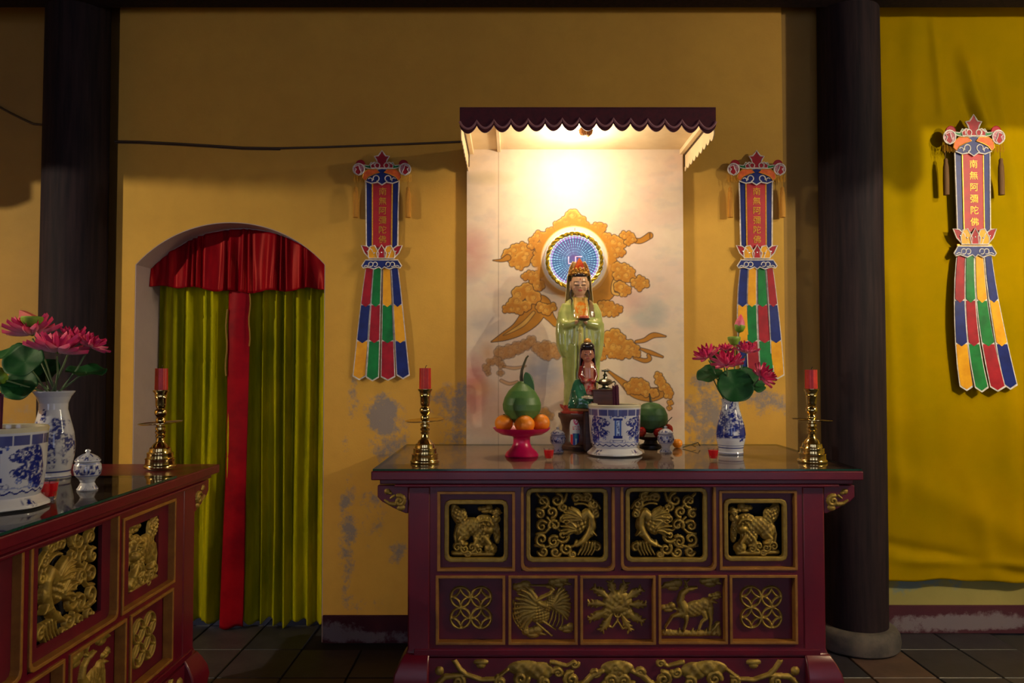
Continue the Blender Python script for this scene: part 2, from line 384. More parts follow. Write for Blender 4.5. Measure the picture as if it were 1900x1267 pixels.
# gathered valance, its top follows the arch
zv = P(440, 537, .2)[1]
gath = []
rg = random.Random(5); u = 0
while u < 1: gath.append((u, rg.uniform(.010,.022), rg.uniform(.010,.026))); u += rg.uniform(.04,.085)
def vfn(u, v):
    x = dx0+.006+(dx1-dx0-.012)*u; zt_ = archz(x)-.008
    zl = zv+.012*math.sin(u*7+1)+.006*math.sin(u*31)-.012*u
    y = 0
    q = u*15+.55*math.sin(u*23+1)+.35*math.sin(u*41+2)+.12*(1-v)*math.sin(u*60)
    y = -.034*(.62+.38*math.sin(u*29+v))*abs(math.sin(PI*q))**1.4-.005*math.sin(u*70+v*3)*.5
    z = zt_+(zl-zt_)*v
    return (x-xc_, -.072+1.25*y*(.5+.5*v), z)
MB().grid(260, 24, vfn).build('valance', M['rsat'], cur, 2, solid=.002)
# ================================================================ YELLOW WALL CLOTH (right)
M['ysat'] = mat('yellow_satin', L(164,130,1), .6, col2=L(148,122,1), ns=2.2, bump=.06, bs=160, bstr=(1,1,2.5), spec=.15, tint=(1,.75,.02,1))
YC = .095
def vn(x, y, seed=0):
    x0, y0 = math.floor(x), math.floor(y); fx, fy = x-x0, y-y0
    h = lambda i, j: (math.sin(i*127.1+j*311.7+seed*74.7)*43758.5453) % 1
    fx = fx*fx*(3-2*fx); fy = fy*fy*(3-2*fy)
    return (h(x0,y0)*(1-fx)+h(x0+1,y0)*fx)*(1-fy)+(h(x0,y0+1)*(1-fx)+h(x0+1,y0+1)*fx)*fy
xl0 = PX(1640, YC); xr0 = 3.3; zb0 = P(1750, 1078, YC)[1]
nfold = [(1790,120,1832,250,14,.030),(1795,200,1850,330,10,-.022),(1730,60,1745,190,9,.014),(1690,60,1700,420,18,.012),(1850,150,1890,380,16,.018),
         (1660,880,1900,1000,26,.014),(1650,1010,1900,1062,12,-.016),(1700,1040,1900,1048,10,.016),(1860,560,1885,1000,22,.022),(1650,560,1665,880,12,.014),(1700,640,1720,1000,22,.010),(1800,900,1840,1060,18,.014)]
nf3 = []
for a, b_, c, d, w_, h in nfold:
    p, q = P(a, b_, YC), P(c, d, YC); nf3.append((p[0], p[1], q[0], q[1], w_*.0029, h))
def yfn(u, v):
    z = TOP-.03+(zb0-TOP+.03)*v
    xl = xl0 - .012*math.exp(-((z-1.55)/.15)**2)*1 + .012*math.sin(z*3.3)*.6
    x = xl+(xr0-xl)*u
    y = .014*(vn(x*2.2, z*1.5)-.5)+.008*(vn(x*6, z*3, 3)-.5)+.004*(vn(x*16,z*8,5)-.5)
    for a, b_, c, d, w_, h in nf3:
        dx, dz = c-a, d-b_; l2 = dx*dx+dz*dz; t = max(-.3, min(1.3, ((x-a)*dx+(z-b_)*dz)/l2))
        ex, ez = x-a-t*dx, z-b_-t*dz; fall = 1 if 0 <= t <= 1 else max(0, 1-abs(t-(0 if t < 0 else 1))/.3)
        y -= h*math.exp(-(ex*ex+ez*ez)/(w_*w_))*fall
    return (x, YC+y, z+(.006*math.sin(x*9)+.004*math.sin(x*23))*(v**20))
cl = MB().grid(170, 320, yfn).build('wall_cloth', M['ysat'], None, 2, solid=.0015)
tag(cl, 'large yellow satin cloth covering the wall right of the column', 'wall hanging')
# ================================================================ BANNERS
BC = {'R': mat('red_brocade', L(168,20,40), .5, col2=L(140,12,34), ns=18, spec=.3), 'G': mat('green_satin', L(10,128,58), .42, col2=L(8,100,46), ns=14, spec=.3),
      'Y': mat('golden_satin', L(238,172,26), .42, col2=L(220,150,20), ns=14, spec=.3), 'B': mat('navy_satin', L(24,42,122), .42, col2=L(18,30,96), ns=14, spec=.3)}
M['orange'] = mat('orange_embroidery', L(232,110,28), .55, col2=L(210,80,20), ns=60, bump=.2, bs=200)
M['gthread'] = mat('gold_thread', L(226,174,50), .4, .4, col2=L(190,130,30), ns=80)
M['mauve'] = mat('mauve_embroidery', L(196,150,160), .6, col2=L(160,70,90), ns=70, lo=.4, hi=.6)
M['redtext'] = mat('red_scroll_cloth', L(186,16,30), .5, col2=L(160,10,30), ns=12)
M['tassel'] = mat('bronze_brown_tassel', L(120,82,34), .7, col2=L(92,60,28), ns=9, nstr=(40,40,1), bump=.4, bs=40, bstr=(30,30,.6))
M['tassel_y'] = mat('golden_tassel', L(206,144,36), .7, col2=L(170,110,26), ns=9, nstr=(40,40,1), bump=.4, bs=40, bstr=(30,30,.6))
M['sequin'] = mat('silver_sequin', L(230,230,235), .2, .8)
dg0 = None
def glyph_mesh(text, size, spacing, extrude):
    c = bpy.data.curves.new('glyphs', 'FONT'); c.body = text; c.size = size; c.extrude = extrude; c.align_x = 'CENTER'; c.space_line = spacing; c.resolution_u = 3
    o = bpy.data.objects.new('glyphs', c); COL.objects.link(o)
    me = bpy.data.meshes.new_from_object(o.evaluated_get(bpy.context.evaluated_depsgraph_get()))
    bpy.data.objects.remove(o); bpy.data.curves.remove(c); return me
def arc(cx, cz, r, a0, a1, n=12):
    return [(cx+r*math.cos(math.radians(a0+(a1-a0)*i/n)), cz+r*math.sin(math.radians(a0+(a1-a0)*i/n))) for i in range(n+1)]
def banner(px, py, Y, sx, sz, label, rows, tass, spread=(0,0,0,0), pods=None):
    k = (Y-CAMY)/F; x, z = P(px, py, Y); bx = (PX(px+1, Y)-PX(px, Y)); 
    t = thing('prayer_banner', label, 'banner', (x, Y, z)); kx, kz = bx*sx, bx*sz
    q = lambda pts: [(a*kx, b*kz) for a, b in pts]          # local px, z up
    def plate(name, pts, m, y0, y1, par=t, edge=1.0, em=None):
        b = MB().prism(q(pts), y0, y1)
        if edge: b.tube([(a, y0, c) for a, c in q(pts)], edge*kx, 5, 1, closed=True)
        return b.build(name, [m, em or M['white']], par, False)
    Z0 = 160   # local: py difference measured up from the skirt plate bottom
    # centre scroll: white edged blue board, gold piped red field
    plate('blue_border', [(-29,40),(29,40),(31,172),(-31,172)], BC['B'], -.008, -.002, edge=1.5)
    b = MB().prism(q([(-17.5,40),(17.5,40),(18.5,172),(-18.5,172)]), -.011, -.008)
    for s in (-1, 1): b.tube([(s*17.8*kx, -.0105, 42*kz), (s*18.5*kx, -.0105, 170*kz)], 1.3*kx, 6, 1)
    b.build('red_field', [M['redtext'], M['gthread']], t)
    me = glyph_mesh('南\n無\n阿\n彌\n陀\n佛', 15.5*kx, 1.16*sz/sx, .0006); me.materials.append(M['gthread'])
    o = link('inscription', me, t, loc=(1.0*kx, -.0122, 140*kz)); o.rotation_euler = (PI/2, 0, 0)
    # lotus
    for i, (c, col) in enumerate(((-27,'R'),(27,'R'),(-15,'Y'),(15,'Y'),(0,'R'))):
        s = (c > 0)-(c < 0); h = 42 if abs(c) > 20 else 44
        if abs(c) > 20: pts = [(s*12,20),(s*22,20),(s*32,30),(s*38,44),(s*28,43),(s*18,36)]
        elif c: pts = [(c-9,20),(c+9,20),(c+10,30),(c+2,44),(c-6,42),(c-10,32)]
        else: pts = [(-7,20),(7,20),(9,30),(0,45),(-9,30)]
        yy = -.013-.002*(i//2)
        plate('lotus_petal', pts, BC[col], yy-.004, yy, edge=1.2)
    b = MB()
    for c, h in ((-26,33),(0,31),(26,33),(-14,30),(14,30)): b.ell((c*kx, -.021, h*kz), (1.5*kx, .002, 1.5*kx), 8, 6)
    b.build('sequins', M['sequin'], t, 1)['kind'] = 'stuff'
    plate('gold_strip', [(-30,17),(30,17),(30,20.5),(-30,20.5)], M['gthread'], -.012, -.004, edge=0)
    # skirt plate
    pl = plate('skirt_plate', [(-30,17),(30,17),(37,6),(34,2),(26,4),(14,0),(5,4),(0,0),(-5,4),(-14,0),(-26,4),(-34,2),(-37,6)], BC['B'], -.016, -.008, edge=1.2)
    b = MB()
    for s in (-1, 1):
        for c in (12, 20): MB().tube([(a, -.0165, zz) for a, zz in q(arc(s*c, 9, 4.2, 200, -120, 12))], .9*kx, 5).build('silver_swirl', M['white'], pl)
        MB().tube([(a, -.0165, zz) for a, zz in q([(s*23,6),(s*29,7),(s*33,5)])], .8*kx, 5).build('silver_swirl', M['white'], pl)
    # ribbons, three patches each
    tops = [(-31,-15),(-16,0),(1,17),(17,31)]; bots = [(-54,-29),(-28,-4),(-1,26),(28,53)]
    for i in range(4):
        sp = spread[i]; (a0, a1), (c0, c1) = tops[i], bots[i]; yb = -.004-.004*(i % 2)
        def edge(v, s, off=0):
            g = max(0, v)**.9; A = a0 if s < 0 else a1; Cc = c0 if s < 0 else c1
            return A+(Cc-A)*g + sp*v*v + off
        zlev = [0, -66, -133, -199+(0, -2, -1, 2)[i]]
        def strip(z0, z1, inset, tip, y):
            n = 6; l = []; r = []
            for j in range(n+1):
                zz = z0+(z1-z0)*j/n; v = -zz/200
                l.append((edge(v, -1, inset), zz)); r.append((edge(v, 1, -inset), zz))
            mid = ((l[-1][0]+r[-1][0])/2, z1-tip)
            wave = lambda v: -.006*math.sin(v*5+i*1.7)*v
            vs = []; fs = []
            for j in range(n+1):
                for p in (l[j], r[j]): vs.append((p[0]*kx, y+wave(-p[1]/200), p[1]*kz))
            for j in range(n): fs.append((2*j, 2*j+1, 2*j+3, 2*j+2))
            vs.append((mid[0]*kx, y+wave(-mid[1]/200), mid[1]*kz)); fs.append((2*n, 2*n+1, 2*n+2))
            return vs, fs
        vs, fs = strip(0, zlev[3], 0, 7, yb); b = MB().add(vs, fs)
        rb = b.build('ribbon', M['white'], t, solid=.002)
        for j in range(3):
            vs, fs = strip(zlev[j]+(2 if j == 0 else -1), zlev[j+1]+2.2, 1.7, 6.5, yb-.0022-.0012*(2-j))
            MB().add(vs, fs).build('patch', BC[rows[j][i]], rb, False, solid=.0008)
    # head piece
    hp = plate('head_plate', [(-31,164),(-20,160),(-8,162),(0,157),(8,162),(20,160),(31,164),(33,178),(16,186),(0,188),(-16,186),(-33,178)], BC['B'], -.020, -.012, edge=1.3)
    b = MB()
    for s in (-1, 1):
        MB().tube([(a, -.021, zz) for a, zz in q(arc(s*11, 169, 5.5, 90-s*120, 90+s*170, 14))], 1.1*kx, 5).build('silver_swirl', M['white'], hp)
        MB().tube([(a, -.021, zz) for a, zz in q(arc(s*22, 166, 4, 90-s*60, 90+s*120, 8))], 1.0*kx, 5).build('silver_swirl', M['white'], hp)
    for s in (-1, 1):
        plate('orange_wing', [(s*4,180),(s*10,186),(s*26,186),(s*34,180),(s*36,170),(s*31,165),(s*25,172),(s*14,177)], M['orange'], -.024, -.016, edge=.8, em=M['gthread'])
        plate('green_scroll', [(s*14,186),(s*30,189),(s*34,194),(s*24,193),(s*20,199),(s*15,197)], BC['G'], -.023, -.015, edge=1.0)
        bs = plate('side_blossom', arc(s*43, 186, 10.5, 90, 430, 16), M['mauve'], -.026, -.014, edge=1.3)
        plate('blossom_heart', [(s*38,180),(s*43,174),(s*50,180),(s*47,186),(s*51,190),(s*43,193),(s*41,186)], BC['R'], -.029, -.026, edge=.9, par=bs)
        plate('red_cap', arc(s*40, 195, 8.5, -8, 188, 12), BC['R'], -.023, -.013, edge=.5, em=BC['R'])
        b = MB()
        for j in range(14):
            xx = s*(29+j*1.9); ln = 6+3*((j*7) % 5)/4
            b.tube([(xx*kx, -.02+.003*(j%3), (171+.8*(j-5 if j > 5 else 0))*kz), ((xx+.6)*kx, -.02+.003*(j%3), (171-ln)*kz)], .45*kx, 4)
        b.build('fringe', M['gthread'], t)['kind'] = 'stuff'
        b = MB(); xt = s*48
        b.tube([(xt*kx, -.012, 172*kz), ((xt+s*.5)*kx, -.012, 152*kz)], .5*kx, 5)
        rot = .0
        for (r1, zz) in (): pass
        b.lathe([(r*kx, zz*kz) for r, zz in ((0,96),(5.0,96.5),(5.2,120),(4.6,140),(3.2,148),(3.6,150),(2.6,153),(0,154))], 14, (xt*kx+s*.0015, -.016, 0))
        b.build('tassel', M[tass], t, 1)
    fin = plate('finial', [(-20,188),(20,188),(21,194),(14,199),(8,198),(10,204),(14,210),(7,211),(4,215),(0,221),(-4,215),(-7,211),(-14,210),(-10,204),(-8,198),(-14,199),(-21,194)], BC['R'], -.025, -.015, edge=1.3)
    b = MB()
    for s in (-1, 1): MB().tube([(a, -.026, zz) for a, zz in q(arc(s*8.5, 193, 4.6, 90-s*150, 90+s*140, 14))], 1.0*kx, 5).build('silver_swirl', M['white'], fin)
    return t
banner(709, 500, -.012, 1, 1, 'hanging embroidered prayer banner on the wall between doorway and shrine', ('RGYB','BRGY','YGRB'), 'tassel_y')
banner(1403, 500, -.012, 1, 1, 'hanging embroidered prayer banner on the wall behind the right vase of lotus flowers', ('BYGR','YGRB','BRGY'), 'tassel_y', (24, 10, 5, -3))
banner(1806, 478, .05, 1.06, 1.205, 'longest embroidered prayer banner, hung on the yellow satin cloth', ('RGYB','BRGY','YGRB'), 'tassel', (26, 24, 24, 20))
# ================================================================ SHRINE CANOPY
k_ = 1
YF = -.62
x0 = PX(853, YF, 220); x1 = PX(1328, YF, 220); zt_ = P(1090, 201, YF)[1]; zv_ = P(1090, 238, YF)[1]
zr = P(1060, 276, -.035)[1]
xp0 = PX(866, -.035, 500); xp1 = PX(1268, -.035, 500)
cn = thing('shrine_canopy', 'cream-lined shrine canopy with a scalloped maroon front valance', 'canopy', ((x0+x1)/2, 0, zr))
cxx = (x0+x1)/2; hx = (x1-x0)/2; hp_ = (xp1-xp0)/2
rz = zt_-zr-.004
MB().box(-hx+.004, hx-.004, YF+.012, -.001, rz-.014, rz).build('roof_board', M['cream'], cn)
MB().box(-hx+.03, hx-.03, YF+.03, -.002, .0, .012).build('soffit_board', M['cream'], cn)
bx = PX(924, -.3, 260)-cxx
MB().box(bx-.009, bx+.009, YF+.04, -.036, -.018, -.0005).build('batten', M['cream'], cn, bevel=.002)
for s in (-1, 1):
    b = MB().box(s*(hx-.022)-.011, s*(hx-.022)+.011, YF+.02, -.036, -.03, rz-.015)
    b.build('side_rail', M['cream'], cn, bevel=.002)
    n = 9
    def sfn(u, v):
        y = YF+.014+(-.004-YF-.014)*u; low = -.095-.022*abs(math.sin(PI*u*n))**.7
        return (s*(hx-.004), y, rz-.02+(low-rz+.02)*v)
    MB().grid(120, 3, sfn).build('side_valance', M['cream'], cn, solid=.004)
    MB().tube([(s*(hx-.008), YF+.03, -.034), (s*(hx-.008), -.04, -.034), (s*(hx-.008), -.04, -.095)], .003, 6).build('wire', M['cable'], cn, 1)
n = 15; dz = zt_-zr; zl = zv_-zr
def low(u): return zl+.018-.034*abs(math.sin(PI*u*n))**.75 + .014*(4*u*(1-u)-.7)
MB().grid(n*16, 3, lambda u, v: (-hx+2*hx*u, YF, dz+(low(u)-dz)*v)).build('front_valance', M['val'], cn, solid=.006)
MB().tube([(-hx+2*hx*i/(n*12), YF-.005, low(i/(n*12))+.020) for i in range(n*12+1)], .0055, 6).build('piping', M['pipe'], cn, 1)
MB().box(-hx, hx, YF-.006, YF+.012, dz-.004, dz+.004).build('top_rail', M['val'], cn, bevel=.002)
# shell lamp under it
M['lampw'] = mat('ribbed_cream_lamp', L(196,150,96), .4, col2=L(150,104,60), ns=30)
lx, lz = P(1087, 247, -.44)
lm = thing('shell_lamp', 'small ribbed shell lamp hanging under the canopy', 'lamp', (lx, -.44, lz))
MB().tube([(0,0,.028),(0,0,zr-lz-.001)], .006, 10).build('stem', M['brass'], lm, 1)
MB().lathe([(.008,.032),(.022,.028),(.030,.014),(.026,-.004),(.014,-.016),(0,-.019)], 72, wave=lambda a, z: 1+.13*math.cos(16*a)).build('shade', M['lampw'], lm, 1)
# ================================================================ PAINTED BACK PANEL
W_, H_ = int(402*1.1), int(560*1.1)
gx, gy = np.meshgrid(866+402*np.arange(W_+1)/W_, 275+560*np.arange(H_+1)/H_)
def npn(x, y, s):
    def h(i, j): return np.mod(np.sin(i*127.1+j*311.7+s*74.7)*43758.5453, 1)
    i, j = np.floor(x), np.floor(y); fx, fy = x-i, y-j; fx = fx*fx*(3-2*fx); fy = fy*fy*(3-2*fy)
    return (h(i,j)*(1-fx)+h(i+1,j)*fx)*(1-fy)+(h(i,j+1)*(1-fx)+h(i+1,j+1)*fx)*fy
def fbm(x, y, s, o=4):
    t = 0; a = .5
    for k in range(o): t = t+a*npn(x*2**k, y*2**k, s+k); a *= .5
    return t
A_ = lambda r, g, b: np.array(L(r, g, b)[:3])
img = np.zeros(gx.shape+(3,)); img[:] = A_(226,206,182)
def blend(mask, col): 
    global img
    img = img*(1-mask[...,None])+np.asarray(col)*mask[...,None]
n1 = fbm(gx/70, gy/45, 1); n2 = fbm(gx/24, gy/14, 9)
blend(np.clip((n1-.45)*2.2, 0, .5), A_(222,190,176))
blend(np.clip((n2-.5)*2, 0, .4), A_(204,190,178))
for (cx_, cy_, rx, ry, col, k) in ((872,470,46,60,(206,130,120),.6),(880,720,30,70,(196,96,86),.8),(900,760,60,60,(200,140,120),.5),(1205,580,40,36,(140,160,160),.6),(1010,690,46,46,(130,138,160),.8),
      (900,600,40,30,(150,150,160),.4),(905,330,60,16,(196,180,140),.6),(1160,560,50,30,(206,150,140),.5),(1240,760,30,60,(200,160,150),.4),(1000,740,60,40,(150,134,130),.5)):
    d = ((gx-cx_)/rx)**2+((gy-cy_)/ry)**2
    blend(np.clip(1-d, 0, 1)*k*np.clip(.4+1.2*n2, 0, 1), A_(*col))
DARK = A_(62,32,16)
def ss(d, w=.7): return np.clip(.5-d/(2*w), 0, 1)
def disc(cx_, cy_, r, col, al, soft=.7, hi=None):
    global img
    y0, y1 = max(0, int((cy_-r-275-3)/560*H_)), min(H_+1, int((cy_+r-275+4)/560*H_)+1); x0_, x1_ = max(0, int((cx_-r-866-3)/402*W_)), min(W_+1, int((cx_+r-866+4)/402*W_)+1)
    if y1 <= y0 or x1_ <= x0_: return
    X, Y = gx[y0:y1,x0_:x1_], gy[y0:y1,x0_:x1_]; m = ss(np.hypot(X-cx_, Y-cy_)-r, soft)*al
    c = np.asarray(col)
    if hi is not None:
        t = np.clip(.5-(Y-cy_+.5*(X-cx_))/(2.4*r)+.9*(n2[y0:y1,x0_:x1_]-.45), 0, 1)[...,None]; c = c*(1-t)+np.asarray(hi)*t
    img[y0:y1,x0_:x1_] = img[y0:y1,x0_:x1_]*(1-m[...,None])+c*m[...,None]
def curl(cx_, cy_, r, a0, span, col, al, wd):
    global img
    y0, y1 = max(0, int((cy_-r-275-3)/560*H_)), min(H_+1, int((cy_+r-275+4)/560*H_)+1); x0_, x1_ = max(0, int((cx_-r-866-3)/402*W_)), min(W_+1, int((cx_+r-866+4)/402*W_)+1)
    if y1 <= y0 or x1_ <= x0_: return
    X, Y = gx[y0:y1,x0_:x1_], gy[y0:y1,x0_:x1_]; an = np.mod(np.arctan2(Y-cy_, X-cx_)-a0, 2*PI)
    m = ss(np.abs(np.hypot(X-cx_, Y-cy_)-r*(1-.3*an/span))-wd, .55)*(an < span)*al
    img[y0:y1,x0_:x1_] = img[y0:y1,x0_:x1_]*(1-m[...,None])+np.asarray(col)*m[...,None]
def cloud(ls, al=1.0, gold=(190,122,18), hi=(226,178,78)):
    rr = random.Random(int(ls[0][0]*7)); full = []
    for (cx_, cy_, r) in ls:
        nb = max(4, int(r*.62)); ph = rr.uniform(0, 6)
        for k in range(nb):
            a = 2*PI*k/nb+ph; q = r*rr.uniform(.40,.56); full.append((cx_+math.cos(a)*r*.66, cy_+math.sin(a)*r*.6, q))
    for (x_, y_, q) in full: disc(x_, y_, q+1.55, DARK, .95*al)
    for (x_, y_, q) in full: disc(x_, y_, q, A_(*gold), al, .7, A_(*hi))
    for (cx_, cy_, r) in ls: disc(cx_, cy_, r*.85, A_(*gold), .75*al, 2.2)
    for i, (cx_, cy_, r) in enumerate(ls):
        if i % 2 == 0 or r > 9:
            ex, ey, q = cx_+rr.uniform(-.3,.3)*r, cy_+rr.uniform(-.2,.3)*r, r*rr.uniform(.34,.48)
            for k in range(4): disc(ex+q*.7*math.cos(k*1.57+ex), ey+q*.6*math.sin(k*1.57+ex), q*.6, A_(*hi), .5*al, 1.2)
            a0 = rr.uniform(2.6, 4.2); curl(ex, ey, q*1.15, a0, 3.6, A_(140,82,26), .85*al, .42); curl(ex+q*.2, ey+q*.1, q*.55, a0+1, 4.0, A_(150,90,30), .7*al, .36)
def lobes(ls, al=1.0): cloud(ls, al)
def stroke(pts, al=1.0, col=(194,130,26), outline=True):
    best = np.full(gx.shape, 1e9)
    for (xa, ya, wa), (xb, yb, wb) in zip(pts[:-1], pts[1:]):
        dx, dy = xb-xa, yb-ya; t = np.clip(((gx-xa)*dx+(gy-ya)*dy)/(dx*dx+dy*dy), 0, 1)
        best = np.minimum(best, np.hypot(gx-xa-t*dx, gy-ya-t*dy)-(wa+(wb-wa)*t))
    c = A_(*col)*(1-.35*(n2[...,None]-.3)); m = ss(best)*al
    global img
    img = img*(1-m[...,None])+c*m[...,None]
    if outline: blend(ss(np.abs(best)-.8, .6)*.9*al, DARK)
def smoothpts(p, n=6):
    p = [np.array(q, float) for q in p]; out = []
    for i in range(len(p)-1):
        a, b, c, d = p[max(i-1,0)], p[i], p[i+1], p[min(i+2,len(p)-1)]
        for k in range(n):
            t = k/n; out.append(tuple(.5*((2*b)+(-a+c)*t+(2*a-5*b+4*c-d)*t*t+(-a+3*b-3*c+d)*t**3)))
    out.append(tuple(p[-1])); return out
br = dict(gold=(178,122,56), hi=(206,164,110))
cloud([(930,655,12),(945,652,12),(960,645,12),(975,640,10),(985,632,9),(997,645,10),(1012,642,10),(1024,647,10),(1032,657,9),(1016,660,9),(1005,656,8)], .6, **br)
cloud([(903,682,7),(910,672,7),(921,669,8),(930,677,7),(929,692,6),(906,692,5)], .55, **br)
stroke(smoothpts([(935,680,2),(955,683,3),(975,679,1.5)]), .6); stroke(smoothpts([(930,706,3),(945,712,3),(960,708,2)]), .6)
blend(ss(np.hypot((gx-895)/1.6, gy-720)-14, 8)*.4, A_(206,150,84)); blend(ss(np.hypot((gx-905), (gy-655)/1.4)-10, 8)*.5, A_(206,140,60))
stroke([(960,760,8),(985,770,12),(1010,790,10)], .35, (170,120,80)); lobes([(1010,765,9),(1020,772,8)], .4)
stroke(smoothpts([(1030,600,6),(1018,585,9),(1003,565,18),(985,588,19),(962,610,13),(936,624,8),(912,634,1)]))
stroke(smoothpts([(990,580,3),(972,600,4),(950,614,2.5),(934,622,.6)]), .8, (222,176,84))
cloud([(964,545,13),(978,538,13),(990,552,12),(957,560,11),(948,570,10),(940,573,8),(963,573,10),(975,568,10)])
cloud([(1003,570,9),(1014,574,10),(1024,570,8)])
stroke(smoothpts([(1080,553,8),(1104,553,13),(1124,543,15),(1136,522,13),(1144,500,10)]))
stroke(smoothpts([(1150,512,6),(1140,525,5),(1137,542,3),(1146,546,3)]), 1, (218,170,80))
for a in np.linspace(0, 2*PI, 44, endpoint=False):
    pass
d0 = np.hypot(gx-1066, gy-482)
cloud([(984,510,9),(975,513,7),(995,512,9),(990,521,7),(1004,505,8),(1000,530,10)])
cloud([(945,472,11),(957,463,10),(969,458,9),(981,470,11),(970,481,14),(953,486,9),(965,494,8),(937,478,6)])
stroke(smoothpts([(942,478,6),(930,483,3),(915,483,.8)]))
cloud([(996,484,10),(1004,474,10),(998,468,8)])
cloud([(1000,437,9),(990,447,9),(1011,441,10),(1021,431,9),(986,456,7),(1001,459,9),(1016,451,10),(1026,441,10)])
cloud([(1049,412,10),(1036,418,9),(1062,402,13),(1078,410,10),(1086,420,8),(1040,426,9)])
cloud([(1108,420,8),(1118,421,8),(1113,431,9),(1101,427,9)])
stroke(smoothpts([(1172,444,5),(1188,447,5),(1206,437,6)])); blend(ss(np.abs(gx-1206)-1, .8)*(np.abs(gy-437) < 6)*.8, DARK)
cloud([(1126,441,9),(1139,446,10),(1152,451,10),(1146,461,11),(1134,460,9),(1152,469,8),(1140,473,8),(1136,482,8)])
cloud([(1158,436,7),(1168,437,8),(1174,444,7),(1166,449,7)])
cloud([(1145,496,10),(1158,498,10),(1169,504,9),(1160,513,11),(1147,511,9),(1172,515,8)])
cloud([(1178,524,8),(1188,519,8),(1196,526,8),(1186,532,8)]); cloud([(1150,532,10),(1162,538,9),(1156,544,7)])
cloud([(1118,566,9),(1130,567,9),(1141,571,8),(1148,573,7),(1129,579,9),(1140,581,7),(1115,579,9)])
stroke(smoothpts([(1180,634,3),(1195,631,4),(1212,622,5),(1234,624,1.5)])); stroke(smoothpts([(1188,647,2),(1206,654,4),(1228,662,2)]))
stroke(smoothpts([(1176,663,3),(1194,669,4),(1204,666,4),(1202,659,3)]))
cloud([(1128,627,12),(1140,621,11),(1151,629,10),(1136,641,13),(1151,643,11),(1166,641,10),(1176,647,9),(1181,656,7),(1165,656,9),(1150,658,9),(1135,656,9),(1120,652,9),(1117,662,7)])
stroke(smoothpts([(1126,687,2),(1150,706,5),(1176,726,11),(1205,732,13),(1225,728,10)]))
cloud([(1165,717,8),(1176,710,9),(1188,711,9),(1196,717,8),(1181,722,10),(1168,724,8),(1197,727,9),(1211,729,9)])
cloud([(1220,697,7),(1223,707,9),(1229,717,9),(1236,722,8),(1239,732,8),(1242,747,5),(1240,757,4)])
blend(ss(np.abs(d0-66)-7, 3.5)*.9, A_(198,132,24)); blend(ss(d0-62, .8), A_(238,216,196)); blend(ss(np.abs(d0-62)-.8, .8)*.8, A_(240,196,90))
blend(ss(np.abs(gx-925)-.5, .5)*.7, A_(120,84,60))
blend(ss(np.abs(gx-1066.5+.1*(gy-427))-.6, .5)*(np.abs(gy-427) < 4), DARK)
pn = thing('cloud_mural', 'tall cream mural board painted with golden clouds behind the green statue', 'mural', ((xp0+xp1)/2, -.002, 1.0))
pcx = (xp0+xp1)/2
zpt = zr-.002; zpb = P(1066, 835, -.035)[1]
vs = []
xs = np.linspace(-hp_, hp_, W_+1); zs_ = np.linspace(zpt-1.0, zpb-1.0, H_+1)
# rows of the picture are spaced as the photograph's rows fall on the panel
rowz = np.array([P(1066, y, -.037)[1] for y in 275+560*np.arange(H_+1)/H_])-1.0
V = np.stack(np.broadcast_arrays(xs[None,:], np.full((1,1), -.0352), rowz[:,None]), -1).reshape(-1,3)
V[:W_+1, 2] = min(V[0,2], zpt-1.0)
me = bpy.data.meshes.new('painting')
idx = np.arange((W_+1)*(H_+1)).reshape(H_+1, W_+1)
Q = np.stack([idx[1:,:-1], idx[1:,1:], idx[:-1,1:], idx[:-1,:-1]], -1).reshape(-1,4)
me.from_pydata(V.tolist(), [], Q.tolist()); me.materials.append(M['paint'])
ca = me.color_attributes.new('Col', 'FLOAT_COLOR', 'POINT')
ca.data.foreach_set('color', np.concatenate([img.reshape(-1,3), np.ones((img.shape[0]*img.shape[1],1))], 1).astype(np.float32).ravel())
link('painting', me, pn)
xse = PX(925, -.035, 500)-pcx
MB().box(-hp_, xse-.0006, -.0345, -.001, zpb-1.0, zpt-1.0).build('board', M['cream'], pn)
MB().box(xse+.0006, hp_, -.0345, -.001, zpb-1.0, zpt-1.0).build('board', M['cream'], pn)
# ================================================================ LED HALO
hx_, hz_ = P(1066, 483, -.10)
hl = thing('light_halo', 'round glowing wheel of blue and white lights behind the statue head', 'light', (hx_, -.0375, hz_))
u_ = (-.10-CAMY)/F
M['housing'] = mat('white_plastic_housing', L(232,230,240), .35, col2=L(214,212,226), ns=8)
M['goldrim'] = mat('gold_rope_rim', L(214,176,50), .3, .6, col2=L(120,110,20), ns=60, lo=.45, hi=.6)
b = MB(); prof = [(0,0),(58.5*u_,0),(58.5*u_,.012),(56*u_,.05),(52*u_,.058),(0,.058)]
n = 72; vs = []
for r, z in prof:
    for k in range(n): vs.append((r*math.cos(2*PI*k/n), -z, r*math.sin(2*PI*k/n)))
b.add(vs, [(i*n+k, i*n+(k+1) % n, (i+1)*n+(k+1) % n, (i+1)*n+k) for i in range(len(prof)-1) for k in range(n)])
b.build('housing', M['housing'], hl, 1)
def circ(r, y, n=96, a0=0): return [(r*math.cos(a0+2*PI*k/n), y, r*math.sin(a0+2*PI*k/n)) for k in range(n)]
b = MB()
for ph in (0, PI):
    b.tube([((50.5+1.8*math.sin(16*2*PI*k/192+ph))*u_*math.cos(2*PI*k/192), -.060-.003*math.cos(16*2*PI*k/192+ph), (50.5+1.8*math.sin(16*2*PI*k/192+ph))*u_*math.sin(2*PI*k/192)) for k in range(192)], 2.3*u_, 6, closed=True)
b.build('rope_rim', M['goldrim'], hl, 1)
lm_ = bpy.data.materials.new('led_face'); lm_.use_nodes = True; nt = lm_.node_tree; b_ = nt.nodes['Principled BSDF']
